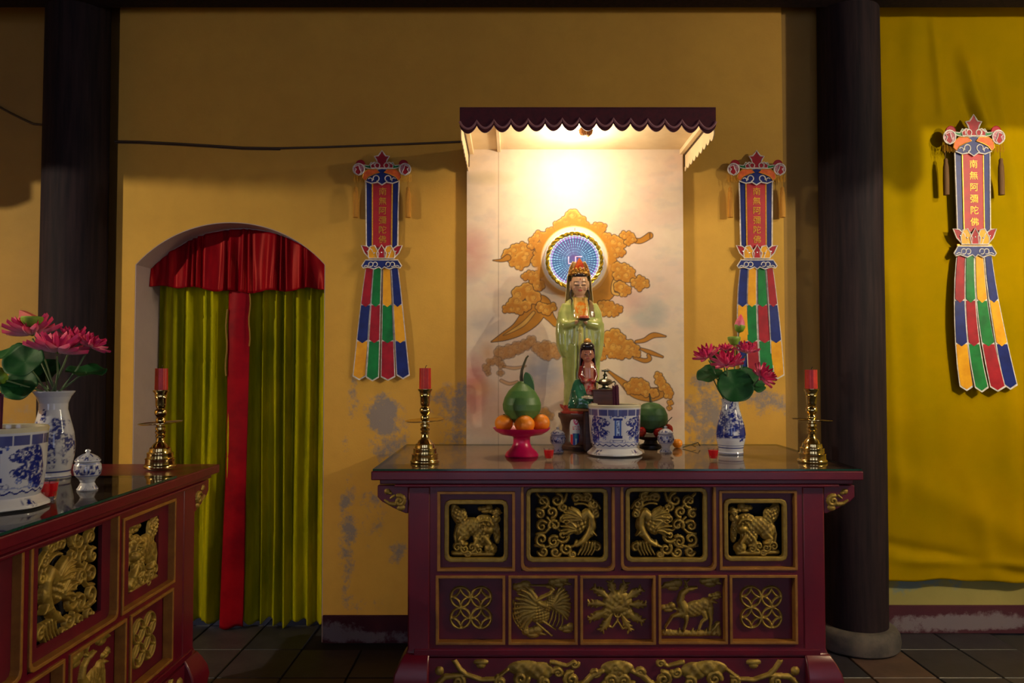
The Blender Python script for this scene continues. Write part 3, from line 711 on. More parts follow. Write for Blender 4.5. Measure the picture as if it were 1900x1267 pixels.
at = nt.nodes.new('ShaderNodeAttribute'); at.attribute_name = 'Col'
nt.links.new(at.outputs[0], b_.inputs['Emission Color']); b_.inputs['Emission Strength'].default_value = .85
b_.inputs['Base Color'].default_value = (.03,.04,.08,1); b_.inputs['Roughness'].default_value = .2
NR, NT = 60, 480
rr, tt = np.meshgrid(np.linspace(0, 48, NR+1), 2*PI*np.arange(NT)/NT, indexing='ij')
ca_ = np.abs(np.mod(tt*48/(2*PI), 1)-.5)*2      # 0 at spoke
blink = .55+.6*np.mod(np.sin(np.floor(tt*48/(2*PI))*12.9+np.floor(rr/6)*4.1)*43758.5, 1)
dots = np.exp(-((np.mod(rr, 5)-2.5)/1.6)**2)
spoke = np.clip(1-ca_*2.0, 0, 1)*np.clip((rr-8)/8, 0, 1)
c = np.zeros(rr.shape+(3,)); c[:] = (.015,.04,.10)
c += (spoke*(dots*.9+.25)*blink)[...,None]*np.array((.45,.85,1.0))
hue = .5+.5*np.sin(tt*2+1)
c += (np.clip(1-(1-ca_)*2.2,0,1)*.3)[...,None]*np.stack([.8*(1-hue)+.1, .1+.3*hue, .7*np.ones_like(hue)], -1)
c += (np.exp(-(rr/12)**2)*.10)[...,None]*np.array((.9,.3,.8))
c += (np.exp(-((rr-43)/.8)**2)*.7)[...,None]*np.array((.8,.25,.8)); c += (np.exp(-((rr-46)/1.0)**2)*.8)[...,None]*np.array((1,.85,.5))
V = np.stack([rr*u_*np.cos(tt), np.full(rr.shape, -.0595), rr*u_*np.sin(tt)], -1).reshape(-1,3)
idx = np.arange((NR+1)*NT).reshape(NR+1, NT); nx = np.roll(idx, -1, 1)
Q = np.stack([idx[:-1], nx[:-1], nx[1:], idx[1:]], -1).reshape(-1,4)
me = bpy.data.meshes.new('light_face'); me.from_pydata(V.tolist(), [], Q.tolist()); me.materials.append(lm_)
ca2 = me.color_attributes.new('Col', 'FLOAT_COLOR', 'POINT'); ca2.data.foreach_set('color', np.concatenate([c.reshape(-1,3), np.ones((c.shape[0]*c.shape[1],1))], 1).astype(np.float32).ravel())
link('light_face', me, hl)
M['pinkled'] = mat('pink_neon', L(255,176,196), .3, emit=.9)
def zz(py): return (483-py)*u_
def xx(px): return (px-1066)*u_
b = MB()
for pts in ([(1068,513),(1068,476),(1080,476)], [(1055,476),(1055,489),(1081,489),(1081,502)], [(1068,502),(1056,502)]):
    b.tube([(xx(a), -.0625, zz(c_)) for a, c_ in pts], 1.1*u_, 6)
b.build('emblem', M['pinkled'], hl)
# ================================================================ CARVED RELIEFS
def spiral(cx, cz, r, turns=1.4, a0=0, w=.05, sgn=1, n=18):
    return [(cx+r*(1-.85*i/n)*math.cos(a0+sgn*turns*2*PI*i/n), cz+r*(1-.85*i/n)*math.sin(a0+sgn*turns*2*PI*i/n), w*(1-.3*i/n)) for i in range(n+1)]
def ring_(cx, cz, r, w, n=28, a0=0, a1=360): return [(cx+r*math.cos(math.radians(a0+(a1-a0)*i/n)), cz+r*math.sin(math.radians(a0+(a1-a0)*i/n)), w) for i in range(n+1)]
def relief(prims, hx, hz, depth, res):
    nx, nz = max(8, int(2*hx/res)), max(8, int(2*hz/res))
    X, Z = np.meshgrid(np.linspace(-hx, hx, nx+1), np.linspace(-hz, hz, nz+1))
    s = hz; H = np.zeros(X.shape)
    for p in prims:
        if p[0] == 'e':
            _, cx, cz, rx, rz, ang, h = p[:7]; a = math.radians(ang)
            dx, dz = X/s-cx, Z/s-cz; u = (dx*math.cos(a)+dz*math.sin(a))/rx; v = (-dx*math.sin(a)+dz*math.cos(a))/rz
            hh = h*np.sqrt(np.clip(1-u*u-v*v, 0, 1))
            if len(p) > 7: f, am = p[7:9]; hh = hh*(1-am*.5+am*.5*np.sin(u*rx*f)*np.cos(v*rz*f*.8))
        else:
            pts, h = p[1], p[2]; best = np.full(X.shape, -1.0)
            for (xa, za, wa), (xb, zb_, wb) in zip(pts[:-1], pts[1:]):
                dx, dz = xb-xa, zb_-za; l2 = dx*dx+dz*dz+1e-9
                t = np.clip(((X/s-xa)*dx+(Z/s-za)*dz)/l2, 0, 1); w_ = wa+(wb-wa)*t
                best = np.maximum(best, 1-((X/s-xa-t*dx)**2+(Z/s-za-t*dz)**2)/(w_*w_))
            hh = h*np.sqrt(np.clip(best, 0, 1))
        H = np.maximum(H, hh)
    keep = (H > .02)
    cell = keep[:-1,:-1]|keep[1:,:-1]|keep[:-1,1:]|keep[1:,1:]
    V = np.stack([X, -H*depth, Z], -1).reshape(-1,3); idx = np.arange(V.shape[0]).reshape(X.shape)
    Q = np.stack([idx[:-1,:-1], idx[:-1,1:], idx[1:,1:], idx[1:,:-1]], -1)[cell]
    used = np.unique(Q); mp = np.zeros(V.shape[0], int); mp[used] = np.arange(len(used))
    me = bpy.data.meshes.new('carving'); me.from_pydata(V[used].tolist(), [], mp[Q].tolist()); me.materials.append(M['gold'])
    me.polygons.foreach_set('use_smooth', [True]*len(me.polygons)); return me
def E(*a): return ('e',)+a
def ST(pts, h=.6): return ('s', pts, h)
def flip(pr):
    out = []
    for p in pr:
        if p[0] == 'e': out.append(('e', -p[1], p[2], p[3], p[4], -p[5])+tuple(p[6:]))
        else: out.append(('s', [(-x, z, w) for x, z, w in p[1]], p[2]))
    return out
def cloudlet(cx, cz, s, tail=1):
    return [E(cx, cz, .09*s, .07*s, 0, .5), E(cx+.1*s, cz+.03*s, .1*s, .08*s, 0, .6), E(cx-.1*s, cz-.01*s, .08*s, .06*s, 0, .5), E(cx+.02*s, cz-.07*s, .11*s, .05*s, 0, .5), ST([(cx+.1*s*tail, cz-.02*s, .05*s), (cx+.26*s*tail, cz-.06*s, .012*s)], .4)]
R2 = random.Random(9)
lion = [E(-.72,.56,.2,.4,22,.8,40,.4), E(-.54,.44,.18,.34,-6,.75,40,.4), E(-.16,.12,.54,.33,-6,.85,34,.2), E(-.5,-.04,.3,.36,12,.85,30,.2), E(.3,.16,.42,.40,0,.95,30,.55), E(.42,.02,.2,.16,0,1.15),
        E(.28,.24,.07,.05,0,1.2), E(.46,.22,.06,.05,0,1.2), ST([(.14,.32,.06),(.3,.38,.07),(.5,.34,.06),(.6,.2,.05)],1.0), E(.18,-.22,.32,.36,0,.9,36,.4), ST([(.3,-.25,.1),(.5,-.5,.09),(.44,-.68,.1)],.85), ST([(.05,-.3,.09),(-.04,-.5,.08),(.06,-.6,.09)],.8),
        ST([(-.45,-.15,.11),(-.62,-.34,.08),(-.5,-.5,.09),(-.38,-.5,.07)],.8), ST([(-.72,.1,.05),(-.8,-.2,.05),(-.74,-.46,.06)],.6), E(.52,-.68,.24,.2,-12,.9,30,.3), E(.74,-.1,.12,.4,4,.55,30,.6), ST([(-.85,-.84,.08),(.0,-.86,.1),(.6,-.88,.07)],.6)]
for cx, cz, r in ((-.7,-.62,.17),(-.42,-.68,.16),(-.16,-.62,.15),(.1,-.72,.15),(-.3,-.84,.12),(.74,.56,.1)): lion.append(ST(spiral(cx, cz, r, 1.3, cx*9, .055), .7))
lion += cloudlet(.3,.78,1.4)+cloudlet(.66,.68,1.1)+[E(.72,.4,.16,.14,0,.5,30,.6)]
def phoenix():
    p = []
    def wing(ox, oz, a0, a1, ln, n, w):
        for i in range(n):
            a = math.radians(a0+(a1-a0)*i/(n-1)); l = ln*(.75+.25*math.sin(PI*(i+.5)/n))
            p.append(ST([(ox+.1*math.cos(a), oz+.1*math.sin(a), w*1.1), (ox+l*.6*math.cos(a), oz+l*.6*math.sin(a), w), (ox+l*math.cos(a+.12), oz+l*math.sin(a+.12), w*.45)], .75+.2*(i % 2)))
    wing(.5,.16,128,196,.62,9,.055); wing(.34,-.16,118,205,.52,7,.05)
    p.append(E(.42,.02,.2,.36,-24,1.0,44,.45)); p.append(ST([(.5,.2,.16),(.62,.34,.13),(.74,.2,.11),(.76,-.05,.12),(.66,-.3,.11),(.5,-.5,.09),(.3,-.62,.07)],.9))
    p.append(E(.7,-.28,.17,.12,20,1.0,30,.3)); p.append(ST([(.78,-.22,.05),(.9,-.34,.02)],.9)); p.append(E(.84,-.02,.06,.16,0,.7))
    for i in range(5): p.append(ST([(.5+.09*i,-.55,.045),(.44+.1*i,-.75,.03),(.34+.1*i,-.92,.02)],.6))
    for i in range(3): p.append(ST(ring_(.42,.18,.44+.11*i,.032,20,10+8*i,110),.5))
    for cx, cz, r, t in ((-.72,.68,.2,1),(-.3,.72,.2,-1),(.3,.78,.16,1),(.62,.8,.15,-1),(.84,.6,.14,1),(-.82,.3,.15,-1),(-.46,.36,.17,1),(-.1,.5,.14,1),(-.76,-.06,.17,1),(-.36,-.04,.19,-1),(-.76,-.46,.2,-1),(-.4,-.52,.17,1),(-.1,-.36,.2,1),(-.72,-.82,.15,1),(-.34,-.84,.15,-1),(0,-.74,.18,1),(.18,-.9,.1,1),(-.1,.14,.12,1),(.9,.3,.12,1),(.9,-.7,.14,-1)):
        p.append(ST(spiral(cx, cz, r, 1.25, cx*7+cz*5, .048, t), .55))
    for a, b in (((-.9,.9),(-.5,.5)),((-.6,.2),(-.2,-.2)),((-.9,-.3),(-.5,-.1)),((-.5,-.7),(-.2,-.5)),((0,.9),(-.2,.6)),((-.95,-.65),(-.5,-.65)),((.1,-.7),(.3,-.5))): p.append(ST([(a[0],a[1],.035),((a[0]+b[0])/2+.04,(a[1]+b[1])/2-.05,.04),(b[0],b[1],.035)],.45))
    return p
phx = phoenix()
coins = []
for sx in (-.48, .48):
    for sz in (-.48, .48):
        coins.append(ST(ring_(sx, sz, .46, .05), .6))
        for a in (0, 90, 180, 270):
            cxx_, czz_ = sx+.46*math.sqrt(2)*math.cos(math.radians(a+45)), sz+.46*math.sqrt(2)*math.sin(math.radians(a+45))
            coins.append(ST(ring_(cxx_, czz_, .46, .045, 12, a+180, a+270), .55))
crane = [E(-.14,-.16,.40,.34,-36,.9,50,.4), E(.1,.02,.3,.2,30,.9,60,.5), E(.34,.2,.24,.22,40,.75,60,.5), ST([(.1,.06,.11),(-.08,.14,.08),(-.2,.24,.06),(.02,.36,.055),(.26,.46,.055),(.36,.6,.06),(.26,.7,.075)],.95), E(.22,.71,.13,.08,0,1.0), ST([(.14,.72,.04),(-.56,.74,.014)],.7)]
for i in range(11):
    t = i/10; a = math.radians(118+t*118); x0_, z0_ = -.18-.1*t, .22-.44*t
    crane.append(ST([(x0_, z0_, .07), (x0_+.42*math.cos(a), z0_+.36*math.sin(a), .075), (x0_+.72*math.cos(a+.10), z0_+.60*math.sin(a+.10), .04)], .6+.16*(i % 2)))
for i in range(5): crane.append(ST(ring_(-.08,-.02,.60+.085*i,.024,14,172-2*i,226+5*i),.5))
for i in range(10):
    t = i/9; a = math.radians(66-t*96); x0_, z0_ = .34+.02*t, .1-.06*t
    crane.append(ST([(x0_, z0_, .07), (x0_+.34*math.cos(a), z0_+.42*math.sin(a), .07), (x0_+.56*math.cos(a-.12), z0_+.68*math.sin(a-.12), .04)], .6+.16*(i % 2)))
for i in range(4): crane.append(ST([(.36+.1*i,-.1,.035),(.3+.12*i,-.34-.04*i,.026),(.2+.13*i,-.56-.03*i,.016)],.5))
crane += [ST([(-.02,-.42,.04),(.44,-.72,.02)],.6), ST([(-.2,-.5,.04),(.3,-.92,.02)],.6)]+cloudlet(-.74,.70,1.7)+cloudlet(.5,.86,1.7)+cloudlet(-.36,-.78,1.8)+cloudlet(.78,-.66,1.4)
peony = [E(.02,.22,.46,.36,0,.95,20,.35), E(-.22,.16,.26,.28,20,.9,26,.3), E(.28,.16,.26,.26,-20,.9,26,.3), E(.02,-.02,.4,.18,0,.85), E(-.3,-.14,.28,.2,30,.75,30,.3), E(.32,-.14,.28,.2,-30,.75,30,.3), E(.04,.36,.26,.2,0,1.1,30,.3)]
for a, r0, r1, w_ in ((104,.5,.92,.13),(70,.5,.90,.13),(140,.5,1.06,.15),(36,.5,1.06,.15),(174,.5,1.02,.13),(4,.5,1.04,.14),(206,.5,1.08,.15),(-32,.5,1.06,.15),(238,.5,1.04,.14),(-62,.5,1.0,.12)):
    a = math.radians(a); ca, sa = math.cos(a), math.sin(a)
    peony.append(ST([(r0*.7*ca, .08+r0*.7*sa, .04), ((r0+r1)*.47*ca, .06+(r0+r1)*.47*sa, w_), (r1*ca, .04+r1*sa*.92, .03)], .65))
    for t in (.58, .74, .9):
        for s in (-1, 1):
            px_, pz_ = r1*t*ca, .05+r1*t*sa*.94; peony.append(ST([(px_, pz_, .06), (px_+.17*math.cos(a+s*.8), pz_+.17*math.sin(a+s*.8), .018)], .55))
peony += [ST([(.02,-.1,.035),(.02,-.44,.035),(-.16,-.66,.03),(-.36,-.6,.03)],.45), ST([(.02,-.44,.03),(.2,-.7,.03),(.36,-.64,.03)],.45), ST(ring_(.02,-.2,.11,.03),.6)]
deer = [E(.14,-.05,.46,.26,14,.85,40,.25), E(.5,.08,.22,.24,30,.85,36,.2), E(-.26,-.12,.2,.24,0,.85,30,.2), ST([(-.22,-.05,.17),(-.36,.2,.12),(-.3,.44,.1),(-.14,.56,.09)],.85), E(-.02,.6,.2,.08,12,.95), ST([(.08,.63,.06),(.18,.64,.045)],.9), E(-.18,.66,.08,.03,-40,.8),
        ST([(-.12,.66,.03),(-.2,.86,.03)],.6), ST([(-.17,.78,.025),(-.06,.9,.02)],.6), ST([(-.36,-.22,.1),(-.62,-.3,.05),(-.86,-.66,.03)],.7), ST([(-.16,-.3,.09),(-.16,-.5,.05),(-.24,-.74,.04)],.7), ST([(.42,-.18,.1),(.5,-.36,.06),(.36,-.48,.045),(.26,-.72,.035)],.75), ST([(.62,-.05,.12),(.66,-.4,.06),(.62,-.74,.04)],.75), ST([(.66,.2,.06),(.86,.14,.02)],.7),
        ST([(-.9,-.84,.1),(.0,-.86,.09),(.9,-.84,.1)],.5,), ST([(.6,-.84,.08),(.92,-.5,.04)],.6), ST([(.86,-.55,.08),(.92,-.88,.08)],.5)]
for i in range(12): deer.append(ST([(-.9+.15*i,-.88,.05),(-.84+.15*i,-.7-.06*(i % 3),.015)],.6))
deer += cloudlet(-.62,.74,1.7,-1)+cloudlet(.6,.86,1.7)+cloudlet(.78,.38,1.1)+cloudlet(-.78,.0,1.4)
scroll = []
RA = 12.4
def spray(cx, s, sg):
    return [ST(spiral(cx, -.42, .42*s, 1.5, PI/2, .13, sg), .7), ST([(cx+sg*.4, -.5, .13), (cx+sg*.9, -.2, .16), (cx+sg*1.3, .4, .12), (cx+sg*1.9, .74, .08)], .6), ST(spiral(cx+sg*1.25, -.02, .3*s, 1.3, 0, .1, -sg), .6)]
for sg in (-1, 1):
    scroll += [ST([(sg*12.3,-.85,.14),(sg*11.6,-.2,.2),(sg*10.2,-.05,.16),(sg*9.2,-.4,.16),(sg*8.2,-.35,.14),(sg*7.4,.3,.1)],.6), ST([(sg*11.0,.9,.16),(sg*10.6,.3,.16),(sg*10.2,-.05,.16)],.6), ST(spiral(sg*10.7,-.5,.4,1.4,1,.16,sg),.7), ST(spiral(sg*7.9,-.5,.36,1.4,2,.15,-sg),.65), E(sg*12.0,.2,.28,.3,0,.6), E(sg*9.2,.8,.5,.2,0,.5), E(sg*9.2,.6,.3,.22,0,.5),
        E(sg*6.2,.4,1.2,.5,0,.8,7,.5), E(sg*5.2,.2,.9,.6,0,.8,8,.5), ST(spiral(sg*6.5,-.3,.5,1.4,0,.18,sg),.75), ST(spiral(sg*4.9,-.55,.4,1.4,2,.16,-sg),.7), ST(spiral(sg*6.6,-.75,.24,1.2,2,.13,sg),.6), ST(spiral(sg*4.0,.1,.34,1.4,3,.14,sg),.65), ST([(sg*4.4,.8,.16),(sg*3.4,.55,.12),(sg*2.9,.8,.12)],.5), ST(spiral(sg*2.9,.7,.28,1.2,0,.12,sg),.55),
        ST(spiral(sg*3.1,-.35,.52,1.5,PI/2,.17,-sg),.75), ST([(sg*2.9,-.85,.16),(sg*2.2,-.6,.2),(sg*1.7,-.1,.2),(sg*1.0,.2,.16)],.65), ST(spiral(sg*1.5,.1,.32,1.3,0,.14,sg),.6), ST(spiral(sg*1.0,-.75,.22,1.2,1,.12,sg),.55)]
scroll += [E(0,.4,1.1,.5,0,.85,8,.5), E(0,.1,.6,.6,0,.85,10,.5), ST(spiral(-.45,-.45,.42,1.4,0,.17,1),.75), ST(spiral(.45,-.45,.42,1.4,PI,.17,-1),.75), E(0,-.3,.2,.5,0,.7)]
brk = [ST(spiral(.45,-.1,.42,1.4,PI*.6,.16,-1),.8), ST([(.1,-.35,.16),(-.35,-.3,.12),(-.7,-.05,.06)],.6), E(.55,-.62,.3,.22,10,.7), E(-.5,.62,.24,.2,0,.6), E(-.3,.5,.16,.12,0,.6), ST([(0,.3,.1),(-.25,.1,.06)],.5)]
MOT = {'lion': lion, 'lion_l': flip(lion), 'phx': phx, 'phx_l': flip(phx), 'coins': coins, 'crane': crane, 'peony': peony, 'deer': deer}
_rc = {}
def motif_mesh(k, hx, hz, dep, res=.0021):
    key = (k, round(hx, 3), round(hz, 3))
    if key not in _rc: _rc[key] = relief(MOT[k], hx, hz, dep, res)
    return _rc[key]
# ================================================================ ALTARS
ZT = 1.019
def chamfer(x0, x1, z0, z1, c):
    return [(x0+c,z0),(x1-c,z0),(x1-c*.3,z0+c*.3),(x1,z0+c),(x1,z1-c),(x1-c*.3,z1-c*.3),(x1-c,z1),(x0+c,z1),(x0+c*.3,z1-c*.3),(x0,z1-c),(x0,z0+c),(x0+c*.3,z0+c*.3)]
def altar(label, loc, rz, hw, over, dep, up, lo, post, framed=True, ztop=ZT, yf=-.035):
    t = thing('altar', label, 'altar', loc, rz)
    zb0 = ztop-.0092
    MB().box(-hw-over, hw+over, yf, dep, zb0-.034, zb0).build('top_board', M['red'], t, bevel=.004)
    MB().box(-hw-over+.03, hw+over-.03, yf+.022, dep-.02, zb0-.052, zb0-.034).box(-hw-.05, hw+.05, yf+.012, dep-.03, zb0-.062, zb0-.052).build('cornice', M['red'], t, bevel=.003)
    zc = zb0-.062; zlow = min(p[2] for p in lo)-.016; zm = lo[0][3]; zu = up[0][2]
    # face rails and stiles, flush; boards recessed behind the openings
    b = MB()
    def row(ops, z0, z1):
        xs_ = [-hw+post]+[v for o in ops for v in (o[0], o[1])]+[hw-post]
        for i in range(0, len(xs_), 2): b.box(xs_[i], xs_[i+1], 0, .03, z0, z1)
        for o in ops:
            if o[3] < z1-.001: b.box(o[0], o[1], 0, .03, o[3], z1)
            if o[2] > z0+.001: b.box(o[0], o[1], 0, .03, z0, o[2])
    mid = (zm+zu)/2
    row(up, mid, zc); row(lo, zlow, mid)
    b.build('face_frame', M['red'], t)
    MB().box(-hw+post, hw-post, .03, .04, zlow, mid).build('lower_board', M['red_dark'], t)
    MB().box(-hw+.02, hw-.02, .10, .11, zlow, zc).build('back_board', M['void'], t)
    MB().box(-hw+.03, hw-.03, dep-.10, dep-.08, .12, zc).build('rear_board', M['red_dark'], t)
    for s in (-1, 1): MB().box(s*(hw-.03)-.012, s*(hw-.03)+.012, .031, dep-.101, .14, zc).build('side_board', M['red'], t, bevel=.002)
    MB().box(-hw+post*.3, hw-post*.3, -.012, .04, zlow-.024, zlow).box(-hw+post*.3, hw-post*.3, -.004, .04, zlow-.032, zlow-.024).build('waist_moulding', M['red'], t, bevel=.003)
    def beadring(o):
        x0, x1, z0, z1 = o[:4]; w_ = .0095
        bb = MB(); c = .02 if (x1-x0) > .33 and o[-1].startswith('phx') else .0012
        out = chamfer(x0-.001, x1+.001, z0-.001, z1+.001, c); inn = chamfer(x0+w_, x1-w_, z0+w_, z1-w_, max(.001, c-.002))
        bb.ring(out, inn, -.007, .029); return bb.build('gilt_bead', M['bead'], t, bevel=.002)
    for o in up:
        x0, x1, z0, z1, cx0, cx1, cz0, cz1, k = o
        beadring(o)
        # red surround with an opening, gilt frame in it, carving inside
        hx, hz = (cx1-cx0)/2, (cz1-cz0)/2; mx, mz = (cx0+cx1)/2, (cz0+cz1)/2
        MB().box(x0, cx0+.012, .018, .03, z0, z1).box(cx1-.012, x1, .018, .03, z0, z1).box(cx0+.012, cx1-.012, .018, .03, z0, cz0+.012).box(cx0+.012, cx1-.012, .018, .03, cz1-.012, z1).build('panel_surround', M['red_dark'], t)
        if not framed:
            link('carving', motif_mesh(k, hx+.006, hz+.006, .026), t, loc=(mx, .034, mz)); continue
        fr = MB().ring(chamfer(-hx, hx, -hz, hz, .022), chamfer(-hx+.017, hx-.017, -hz+.017, hz-.017, .012), .004, .026).build('carved_panel', M['gold'], t, bevel=.004, loc=(mx, 0, mz))
        link('carving', motif_mesh(k, hx-.014, hz-.014, .022), fr, loc=(0, .030, 0))
    for o in lo:
        beadring(o)
        x0, x1, z0, z1, k = o; s = min(x1-x0, z1-z0)/2
        kk = .64 if k == 'coins' else (.88 if k == 'peony' else .90)
        link('carving', motif_mesh(k, s*kk, s*kk, .016), t, loc=((x0+x1)/2, .0298, (z0+z1)/2))
    # corner posts with bulging feet
    for s in (-1, 1):
        b = MB(); prof = [(zc,0,0),(.46,0,0),(zlow+.0,.0,0),(zlow-.018,.004,.002),(zlow-.024,.014,.012),(zlow-.05,.030,.026),(zlow-.085,.046,.04),(zlow-.12,.052,.046),(zlow-.16,.044,.04),(.07,.02,.02),(.03,.012,.012),(.0,.02,.02)]
        vs = []
        for z, ox, oy in prof:
            xi, xo = s*(hw-post), s*(hw+ox)
            if z < zlow-.06: xi = s*(hw-post+min(.0, 0))
            vs += [(xi, -oy-.003, z), (xo, -oy-.003, z), (xo, .09, z), (xi, .09, z)]
        fs = [(i*4+k, i*4+(k+1) % 4, (i+1)*4+(k+1) % 4, (i+1)*4+k) for i in range(len(prof)-1) for k in range(4)]+[(0,1,2,3), tuple(len(vs)-4+k for k in range(4))]
        b.add(vs, fs); b.build('corner_post', M['red'], t, 1, bevel=.006)
        b = MB().box(s*(hw-.05)-.045, s*(hw-.05)+.045, dep-.16, dep-.10, 0, zc); b.build('rear_leg', M['red_dark'], t)
        bz = zc+.004; w_ = over*.86
        br_ = MB().prism([(s*hw, bz), (s*(hw+w_), bz), (s*(hw+w_), bz-.045), (s*(hw+w_*.86), bz-.062), (s*(hw+w_*.5), bz-.086), (s*(hw+.01), bz-.108), (s*hw, bz-.108)], .0, .03).build('corner_bracket', M['red'], t, bevel=.003)
        mm = _rc.setdefault(('b', s), relief(brk if s < 0 else flip(brk), .05, .05, .012, .0016))
        link('carving', mm, br_, loc=(s*(hw+.055), -.0005, bz-.055))
    b = MB(); za = zlow-.033; ah = za-.120
    b.prism([(-hw+post, za), (hw-post, za)]+[(hw-post-(2*hw-2*post)*i/40, ah-.018+.022*abs(math.sin(PI*i/40*4))) for i in range(41)], -.012, .02)
    ap = b.build('apron', M['red_dark'], t)
    hh = (za-ah-.01)/2; wx = hw-post-.005
    sc_ = [(p if p[0] == 'e' else p) for p in scroll]; kx = wx/hh/12.6
    sc2 = [('e', p[1]*kx, p[2], p[3]*kx, p[4], p[5], p[6])+tuple(p[7:]) if p[0] == 'e' else ('s', [(x*kx, z, w_) for x, z, w_ in p[1]], p[2]) for p in sc_]
    link('carving', relief(sc2, wx, hh, .020, .0021), ap, loc=(0, -.0125, za-hh-.003))
    return t
YB = -1.0
x_c = (PX(757, YB, 1000)+PX(1530, YB, 1000))/2; hw_c = (PX(1530, YB, 1000)-PX(757, YB, 1000))/2
def rc4(x0, x1, y0, y1):
    ym = (y0+y1)/2; return (PX(x0, YB, ym)-x_c, PX(x1, YB, ym)-x_c, PZ(y1, YB), PZ(y0, YB))
up = [rc4(812,955,912,1059)+rc4(824,943,928,1044)+('lion',), rc4(967,1140,893,1059)+rc4(976,1129,906,1044)+('phx',), rc4(1152,1328,893,1058)+rc4(1161,1314,905,1044)+('phx_l',), rc4(1335,1478,910,1057)+rc4(1344,1462,926,1042)+('lion_l',)]
lo = [rc4(809,937,1068,1195)+('coins',), rc4(944,1071,1068,1195)+('crane',), rc4(1077,1216,1068,1195)+('peony',), rc4(1222,1349,1067,1194)+('deer',), rc4(1354,1479,1067,1194)+('coins',)]
zu0 = min(o[2] for o in up); zl1 = max(o[3] for o in lo)
altar('red and gold carved altar table standing before the ochre wall', (x_c, YB, 0), 0, hw_c, .138, .93, up, lo, .085)
Lh = 1.04
def mir(l): return l
uz = up[0][2:4]; uzc = up[0][6:8]; mz = up[1][2:4]; mzc = up[1][6:8]; lz = lo[0][2:4]
upL = []
for (a0, a1, c0, c1, z_, zc_, k) in ((.177,.56,.252,.489,uz,uzc,'lion_l'),(.585,1.03,.632,.975,mz,mzc,'phx_l'),(1.06,1.50,1.105,1.448,mz,mzc,'phx'),(1.52,1.905,1.595,1.832,uz,uzc,'lion')):
    upL.append((Lh-a1, Lh-a0, z_[0], z_[1], Lh-c1, Lh-c0, zc_[0], zc_[1], k))
loL = []
for i, k in enumerate(('coins','deer','peony','crane','coins')):
    a0 = .187+i*.342; loL.append((Lh-a0-.315, Lh-a0, lz[0], lz[1], k))
upL = upL[::-1]; loL = loL[::-1]
XLF = PX(408, -.81, 856)-.035
yfar = -.81
altar('red and gold carved altar table at the left edge, end turned to the doorway', (XLF, yfar-.165-Lh, 0), PI/2, Lh, .165, .90, upL, loL, .10, False)
# glass sheets on the altars
def glass_sheet(label, x0, x1, y0, y1, z):
    t = thing('glass_sheet', label, 'glass', ((x0+x1)/2, (y0+y1)/2, z)); a, b_ = (x1-x0)/2, (y1-y0)/2
    MB().add([(-a,-b_,.0072),(a,-b_,.0072),(a,b_,.0072),(-a,b_,.0072)], [(0,1,2,3)]).build('pane', M['glass'], t)
    bb = MB()
    for q in ((-a,a,-b_,-b_+.004),(-a,a,b_-.004,b_),(-a,-a+.004,-b_+.004,b_-.004),(a-.004,a,-b_+.004,b_-.004)): bb.box(q[0], q[1], q[2], q[3], 0, .0071)
    bb.build('polished_edge', M['glass_edge'], t)
    return t
M['cloth_top'] = mat('dull_brown_table_sheet', L(196,160,138), .6, col2=L(166,134,116), ns=3, bump=.05, bs=60)
glass_sheet('green-edged glass sheet covering the top of the altar before the wall', x_c-hw_c-.132, x_c+hw_c+.134, YB-.031, YB+.92, ZT-.0080)
glass_sheet('green-edged glass sheet on the left altar top, short of its far end', XLF-.9+.02, XLF+.032, -3.1, -1.21, ZT-.0080)
def sheet(label, x0, x1, y0, y1):
    tag(MB().box(x0, x1, y0, y1, ZT-.0090, ZT-.0082).build('table_sheet', M['cloth_top']), label, 'table sheet')
sheet('brown sheet under the glass of the altar before the wall', x_c-hw_c-.12, x_c+hw_c+.12, YB-.025, YB+.91)
sheet('brown sheet under the glass of the left altar', XLF-.9+.03, XLF+.026, -3.09, -1.22)
# ================================================================ THINGS ON THE ALTARS
ZG = ZT-.0006
def T(px, py, z=ZT):
    u = (px-950)/F; v = -(py-633.5)/F; dy = math.cos(TH)-v*math.sin(TH); dz = math.sin(TH)+v*math.cos(TH)
    t = (z-CAMZ)/dz; return (u*t, CAMY+dy*t, ZG)
def painted(mb, name, m, fn, parent=None, smooth=1, loc=None):
    o = mb.build(name, m, parent, smooth, loc=loc); me = o.data; n = len(me.vertices)
    co = np.empty(n*3); me.vertices.foreach_get('co', co); co = co.reshape(-1,3)
    c = np.concatenate([fn(co), np.ones((n,1))], 1).astype(np.float32)
    a = me.color_attributes.new('Col', 'FLOAT_COLOR', 'POINT'); a.data.foreach_set('color', c.ravel()); return o
WHT = A_(190,192,204); BLU = A_(22,36,118); BLU2 = A_(70,92,170)
def resample(prof, n):
    p = np.array(prof, float); d = np.r_[0, np.cumsum(np.hypot(*np.diff(p, axis=0).T))]
    s = np.unique(np.r_[np.linspace(0, d[-1], n), d]); return list(zip(np.interp(s, d, p[:,0]), np.interp(s, d, p[:,1])))
def mixm(c, m, col): return c*(1-m[:,None])+np.asarray(col)*m[:,None]
